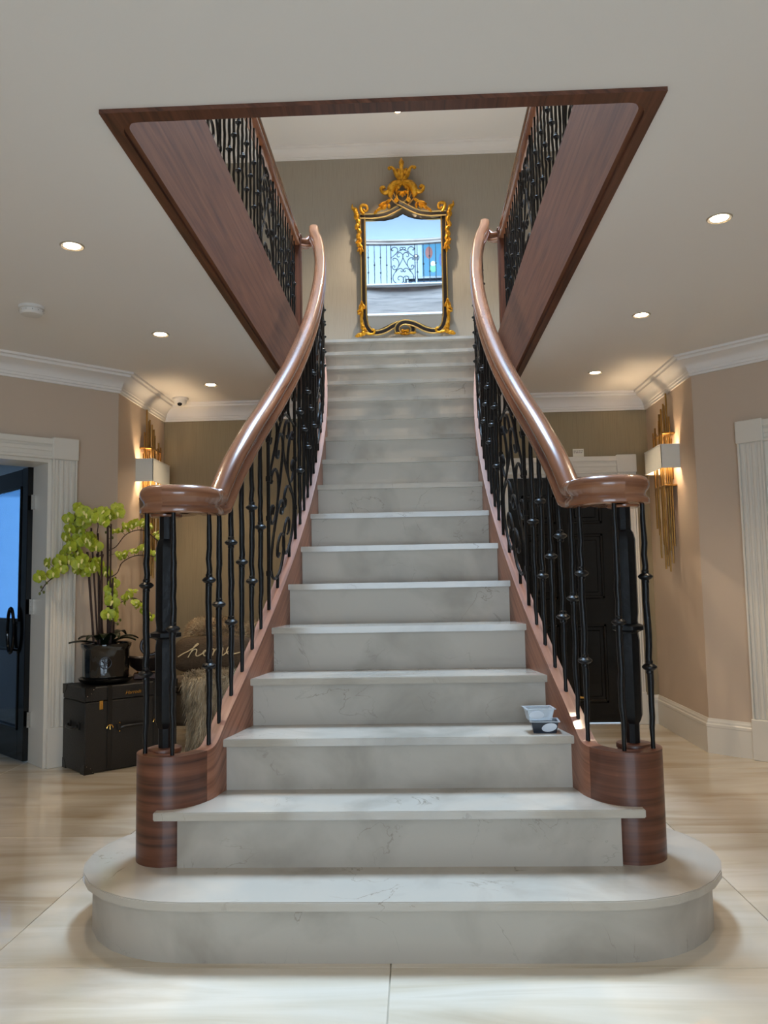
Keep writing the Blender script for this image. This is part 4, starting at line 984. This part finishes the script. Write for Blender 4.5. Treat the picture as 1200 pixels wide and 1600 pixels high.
spray([at(172, 797, 0), at(168, 790, .02), at(160, 800, .03), at(176, 830, .03)], 0)
spray([at(184, 850, 0), at(196, 832, .03), at(212, 824, .05), at(228, 826, .05), at(248, 842, .05)], 0)
spray([at(186, 892, 0), at(192, 876, .02), at(208, 866, .04), at(226, 864, .05), at(248, 868, .05)], 0)
spray([at(176, 898, -.02), at(182, 912, -.05), at(184, 940, -.07), at(188, 972, -.07)], 0)
spray([at(190, 940, 0), at(206, 932, .03), at(222, 938, .04), at(240, 962, .04)], 0)
spray([at(160, 862, 0), at(150, 868, -.04), at(130, 878, -.05), at(118, 892, -.05)], 0)
BIG = [(120, 790), (100, 806), (133, 797), (114, 812), (128, 812), (147, 806), (140, 800), (118, 824), (104, 822), (98, 834), (112, 838), (124, 842), (140, 838), (150, 846), (158, 850), (106, 846), (134, 836), (100, 852), (92, 864), (86, 872), (70, 876), (76, 892), (58, 896), (98, 872), (110, 868), (134, 872), (140, 884), (150, 880), (156, 876), (164, 882), (124, 878), (118, 886), (130, 890), (144, 876), (166, 890), (114, 858), (182, 788), (170, 796), (178, 800), (188, 798), (162, 798), (160, 806), (172, 812), (182, 908), (178, 918), (184, 924), (176, 930), (184, 936), (188, 946), (180, 956), (186, 960), (150, 842), (152, 838), (88, 884), (116, 800), (152, 800)]
for i, (px, py) in enumerate(BIG): flower((X(px) + rnd.uniform(-.006, .006), rnd.uniform(-.13, -.03) if px < 165 else rnd.uniform(-.08, .02), Zp(py)), rnd.uniform(-.7, .7), rnd.uniform(-.4, .3), rnd.uniform(.85, 1.1))
SMALL = [(206, 816), (214, 812), (222, 814), (230, 812), (200, 822), (236, 818), (244, 830), (250, 836), (188, 826), (196, 818), (200, 862), (208, 858), (216, 856), (224, 852), (232, 860), (190, 866), (182, 862), (244, 862), (250, 870), (202, 928), (208, 936), (214, 940), (220, 944), (226, 952), (200, 938), (206, 922), (232, 956), (238, 964), (228, 942), (196, 932), (182, 826)]
for px, py in SMALL: flower((X(px), rnd.uniform(.0, .08), Zp(py)), rnd.uniform(-1.4, 1.4), rnd.uniform(-1.2, .4), rnd.uniform(.7, .95), 1)
for px, py in ((58, 912), (66, 906), (62, 920), (56, 922), (166, 827), (178, 836), (188, 972), (192, 966)):
    pedicel((X(px), min(0, .10 + X(px)), Zp(py))); inst('bud', BUD, t, (pc.x + X(px), pc.y + min(0, .10 + X(px)), ZT + Zp(py)))
# bowl and ring on the trunk
bc = trunk_pt(.49, .175)
t = thing('wooden_bowl', 'dark boat-shaped bowl on a low wooden stand upon the trunk', 'bowl', (bc.x, bc.y, ZT), rotz=.3)
mb = MB(); n = 32; rows = [(.02, .045), (.06, .05), (.10, .085), (.125, .135), (.130, .138), (.118, .132), (.09, .088), (.03, .06), (.0001, .058)]
vs = [(r * 1.1 * math.cos(2 * PI * k / n), r * .7 * math.sin(2 * PI * k / n), z + (.022 * abs(math.cos(2 * PI * k / n)) ** 3 if r > .1 else 0)) for r, z in rows for k in range(n)]
mb.add(vs, [(i * n + k, i * n + (k + 1) % n, (i + 1) * n + (k + 1) % n, (i + 1) * n + k) for i in range(len(rows) - 1) for k in range(n)] + [tuple(range(n))[::-1]]).obj('bowl_body', 'bowl_dark', t, local=True)
MB().bbox((-.085, -.055, 0), (.085, .055, .036), .004).obj('stand', 'wood_stand', t, local=True, smooth=0)
for x in (-.06, .06): MB().ell((x, 0, .041), (.006, .006, .005), 8, 6).obj('stud', 'brass_bright', t, local=True)
rc_ = trunk_pt(.572, .29)
t = thing('ring_sculpture', 'bronze ring sculpture on a slim base behind the dark bowl', 'sculpture', (rc_.x, rc_.y, ZT), rotz=.3)
MB().tube([(.062 * math.cos(a), 0, .205 + .062 * math.sin(a)) for a in [2 * PI * k / 28 for k in range(28)]], .012, 8, closed=True).obj('ring', 'bowl_dark', t, local=True)
MB().lathe([(.045, 0), (.045, .014), (.012, .02), (.008, .08), (.010, .148)], n=16).obj('stem', 'bowl_dark', t, local=True)

# ================================================================== SOFA WITH FURS
t = thing('sofa', 'taupe upholstered sofa in the alcove under fur throw', 'sofa', (-1.30, 6.0, 0))
MB().bbox((-1.70, 5.64, .16), (-.72, 6.40, .40), .03).obj('seat_base', 'sofa_fabric', t, smooth=40)
MB().bbox((-1.68, 5.62, .40), (-.74, 6.24, .50), .035).obj('seat_cushion', 'sofa_fabric', t, smooth=40)
MB().bbox((-1.70, 6.22, .38), (-.72, 6.42, .80), .04).obj('backrest', 'sofa_fabric', t, smooth=40)
for x in (-1.66, -.78):
    for y in (5.70, 6.34): MB().lathe([(.016, 0), (.024, .16)], (x, y, 0), 12).obj('leg', 'stem_brown', t)
def fur(name, surf, us, vs_, cnt, ln_, mt, label, cat, lie, seed, base_th=.0, group=None):
    # sheet surf(u,v) -> point; strands stand off its surface
    rnd = random.Random(seed); mb = MB(); nu, nv = us, vs_
    P = [[Vector(surf(i / nu, j / nv)) for j in range(nv + 1)] for i in range(nu + 1)]
    V = [p for r in P for p in r]; F = [(i * (nv + 1) + j, i * (nv + 1) + j + 1, (i + 1) * (nv + 1) + j + 1, (i + 1) * (nv + 1) + j) for i in range(nu) for j in range(nv)]
    nb = len(V); V2 = V + [p + Vector((0, .012, -.012)) for p in V]
    F2 = F + [[k + nb for k in f][::-1] for f in F]
    B = [i * (nv + 1) for i in range(nu + 1)] + [nu * (nv + 1) + j for j in range(1, nv + 1)] + [i * (nv + 1) + nv for i in range(nu - 1, -1, -1)] + [j for j in range(nv - 1, 0, -1)]
    for k in range(len(B)): a, b = B[k], B[(k + 1) % len(B)]; F2.append((a, b, b + nb, a + nb))
    root = thing(name, label, cat, tuple(sum(V, Vector()) / len(V)) if False else (P[nu // 2][nv // 2].x, P[nu // 2][nv // 2].y, min(v.z for v in V)), group)
    MB().add(V2, F2).obj('hide', mt, root, smooth=60)
    st_ = MB()
    for _ in range(cnt):
        u, v = rnd.random(), rnd.random(); p = Vector(surf(u, v)); e = .01
        du = Vector(surf(min(1, u + e), v)) - Vector(surf(max(0, u - e), v)); dv = Vector(surf(u, min(1, v + e))) - Vector(surf(u, max(0, v - e)))
        nn = du.cross(dv); nn = nn.normalized() if nn.length > 1e-9 else Vector((0, -1, 0))
        if nn.y > 0 and nn.z < .3: nn = -nn
        if nn.z < -.2: nn = -nn
        l = ln_ * rnd.uniform(.6, 1.3); lt = Vector(lie); lt = lt - nn * min(0, lt.dot(nn)); d = (nn * .55 + lt + Vector((rnd.uniform(-.4, .4), rnd.uniform(-.3, .3), rnd.uniform(-.3, .3)))).normalized()
        sd = d.cross(Vector((rnd.uniform(-1, 1), rnd.uniform(-1, 1), rnd.uniform(-1, 1)))).normalized() * .0022
        m1 = p + d * l * .5 + nn * .004; m2 = p + d * l + Vector((0, 0, -.25 * l))
        zf = .503 if p.y > 5.57 else .004
        m1.z = max(m1.z, zf); m2.z = max(m2.z, zf)
        st_.add([p - sd, p + sd, m1 + sd * .8, m2, m1 - sd * .8], [(0, 1, 2, 3, 4)])
    o = st_.obj('fur_pile', mt, root, smooth=0, weld=False); o['kind'] = 'stuff'
    return root
def throw_s(u, v):
    x = -1.515 + .55 * u + .02 * math.sin(9 * v)
    L = 1.05 * v
    if L < .50: y, z = 6.06 - L, .513 + .003 * math.sin(14 * u + 6 * v)
    elif L < .62: a = (L - .50) / .12 * PI / 2; y, z = 5.56 - .06 * math.sin(a), .513 - .06 * (1 - math.cos(a))
    else: y, z = 5.50 - .05 * (L - .62), .453 - (L - .62)
    y += .018 * math.sin(u * 16 + 1) * min(1, max(0, (L - .45) * 3)); return (x, y, max(z, .03))
fur('fur_throw', throw_s, 30, 40, 9000, .055, 'fur_grey', 'pale grey fur throw draped over the front of the sofa', 'throw', (0, -.25, -.9), 4)
def pillow(cx, cy, cz, hx, hz, dep, tilt, pw=3.0):
    def f(u, v):
        th = v * PI * 2; ph = (u - .5) * PI
        a = math.cos(ph); b = math.sin(ph)
        sx = math.copysign(abs(math.cos(th)) ** (2 / pw), math.cos(th)); sz = math.copysign(abs(math.sin(th)) ** (2 / pw), math.sin(th))
        x = hx * sx * a ** .7; z = hz * sz * a ** .7; y = dep * b
        y2 = y * math.cos(tilt) + z * math.sin(tilt); z2 = -y * math.sin(tilt) + z * math.cos(tilt)
        return (cx + x, cy + y2, cz + z2)
    return f
def cushion(name, f, mt, label, root=None):
    nu, nv = 14, 40; V = [f(i / nu, j / nv) for i in range(nu + 1) for j in range(nv)]
    F = [(i * nv + j, i * nv + (j + 1) % nv, (i + 1) * nv + (j + 1) % nv, (i + 1) * nv + j) for i in range(nu) for j in range(nv)]
    return MB().add(V, F)
def furcushion(label, f, seed, c):
    root = thing('fur_cushion', label, 'cushion', c)
    cushion('', f, '', '').obj('cover', 'fur_brown', root, smooth=80)
    rnd = random.Random(seed); sm = MB()
    for _ in range(3600):
        u, v = rnd.random() * .55, rnd.random(); p = Vector(f(u, v)); n = (p - Vector(f(.5, v)) * .5 - Vector(f(.5, (v + .5) % 1)) * .5); n = n.normalized() if n.length > 1e-6 else Vector((0, -1, 0))
        d = (n * .8 + Vector((rnd.uniform(-.6, .6), rnd.uniform(-.6, .1), rnd.uniform(-.7, .4)))).normalized(); l = .042 * rnd.uniform(.6, 1.2)
        sd = d.orthogonal().normalized() * .0022
        tip = p + d * l + Vector((0, 0, -.3 * l)); tip.z = max(tip.z, .503)
        sm.add([p - sd, p + sd, tip], [(0, 1, 2)])
    o = sm.obj('fur_pile', 'fur_brown', root, smooth=0, weld=False); o['kind'] = 'stuff'
furcushion('fluffy brown fur cushion propped behind the lettered cushion', pillow(-1.485, 6.12, .71, .20, .19, .09, .25), 8, (-1.485, 6.12, .52))
furcushion('fluffy brown fur cushion at the stair end of the sofa', pillow(-1.075, 6.12, .69, .20, .18, .09, .25), 9, (-1.075, 6.12, .51))
hc = (-1.395, 5.86, .640)
t = thing('lettered_cushion', 'long brown cushion with cream cord lettering on the sofa', 'cushion', (hc[0], hc[1], .508))
hf = pillow(hc[0], hc[1], hc[2], .30, .135, .075, .30, 4.5)
cushion('', hf, '', '').obj('cover', 'cushion_brown', t, smooth=80)
def hl(x, y):        # letters laid on the cushion front; x,y in crop units
    u = (x - 440) / 360.; v = (500 - y) / 215.
    cx_ = hc[0] - .02 + u * .245; dz = v * .125
    yy = -.075 * math.sqrt(max(.05, 1 - min(.95, (abs(u) * .78) ** 4 + (abs(v) * .6) ** 4))) - .004
    return Vector((cx_, hc[1] + yy * math.cos(.30) + dz * math.sin(.30), hc[2] - yy * math.sin(.30) + dz * math.cos(.30)))
HOME = {'h': [(100, 555), (150, 520), (205, 490), (262, 450), (300, 415), (312, 402), (298, 398), (270, 432), (240, 500), (212, 568), (240, 505), (270, 470), (295, 468), (300, 490), (294, 530), (305, 552), (330, 545), (365, 520)],
        'o': [(365, 520), (385, 488), (415, 478), (432, 500), (420, 538), (392, 550), (376, 530), (388, 500), (420, 482), (455, 470), (480, 465)],
        'm': [(480, 465), (486, 475), (478, 520), (474, 548), (486, 505), (505, 470), (522, 462), (528, 480), (522, 520), (518, 542), (532, 500), (552, 462), (572, 452), (580, 470), (574, 510), (572, 540), (588, 544), (612, 520)],
        'e': [(612, 520), (650, 490), (668, 460), (658, 438), (638, 445), (622, 485), (628, 522), (660, 532), (710, 526), (760, 510), (800, 498)]}
for k, pts in HOME.items():
    MB().tube(catmull([hl(*p) for p in pts], 4), .0042, 6).obj('cord_letter', 'cord_cream', t)

# ================================================================== SMALL THINGS
def tub(label, c, rz, flip, mt, grp):
    t = thing('food_tub', label, 'container', c, grp, rotz=rz)
    w0, d0, w1, d1, h = .042, .030, .050, .038, .042
    mb = MB(); th = .0018
    def fr(a, b, z): return [(-a, -b, z), (a, -b, z), (a, b, z), (-a, b, z)]
    V = fr(w0, d0, 0) + fr(w1, d1, h) + fr(w1 - th, d1 - th, h) + fr(w0 - th, d0 - th, th)
    mb.add(V, [(3, 2, 1, 0), (12, 13, 14, 15)] + [(r * 4 + k, r * 4 + (k + 1) % 4, r * 4 + 4 + (k + 1) % 4, r * 4 + 4 + k) for r in range(3) for k in range(4)])
    mb.obj('tub_body', mt, t, local=True, smooth=0)
    rm = MB()
    o = fr(w1 + .006, d1 + .006, h); i_ = fr(w1 - .002, d1 - .002, h); o2 = fr(w1 + .006, d1 + .006, h + .003); i2 = fr(w1 - .002, d1 - .002, h + .003)
    rm.add(o + i_ + i2 + o2, [(r * 4 + k, r * 4 + (k + 1) % 4, ((r + 1) % 4) * 4 + (k + 1) % 4, ((r + 1) % 4) * 4 + k) for r in range(4) for k in range(4)]); rm.obj('rim', 'plastic_clear', t, local=True, smooth=0)
    lb = MB(); sx = .016 if flip else -.016; rot = Matrix.Rotation(-.19, 3, 'X'); V = []
    for dd in (0, .0012):
        for k in range(24):
            a = 2 * PI * k / 24; x = sx + .028 * math.cos(a); z = .022 + .016 * math.sin(a) + (.004 * math.cos(a) if flip else 0); V.append((x, -(d0 + (d1 - d0) * z / h) - .0008 - dd, z))
    lb.add(V, [list(range(24)), list(range(24, 48))] + [(k, (k + 1) % 24, 24 + (k + 1) % 24, 24 + k) for k in range(24)]); lb.obj('label', 'label_white', t, local=True, smooth=0)
tub('dark food tub with white oval label resting on the marble step', (.553, 3.10, 3 * RISE - .0005), -.05, True, 'plastic_dark', 'food tubs on the step')
tub('open clear food tub stacked on top of the dark tub', (.536, 3.108, 3 * RISE + .0442), .08, False, 'plastic_clear', 'food tubs on the step')
t = thing('notice_card', 'small white printed card standing on the black door head casing', 'card', (1.416, YBACK - .014, 2.109))
MB().box((1.372, YBACK - .016, 2.109), (1.460, YBACK - .012, 2.186)).obj('card', 'card_white', t, smooth=0)
for z, ws in ((2.166, (.020, .012, .018, .014)), (2.152, (.014, .018, .010, .016))):
    x = 1.378
    for w_ in ws: MB().box((x, YBACK - .0168, z), (x + w_, YBACK - .0158, z + .005)).obj('print', 'ink', t, smooth=0); x += w_ + .004
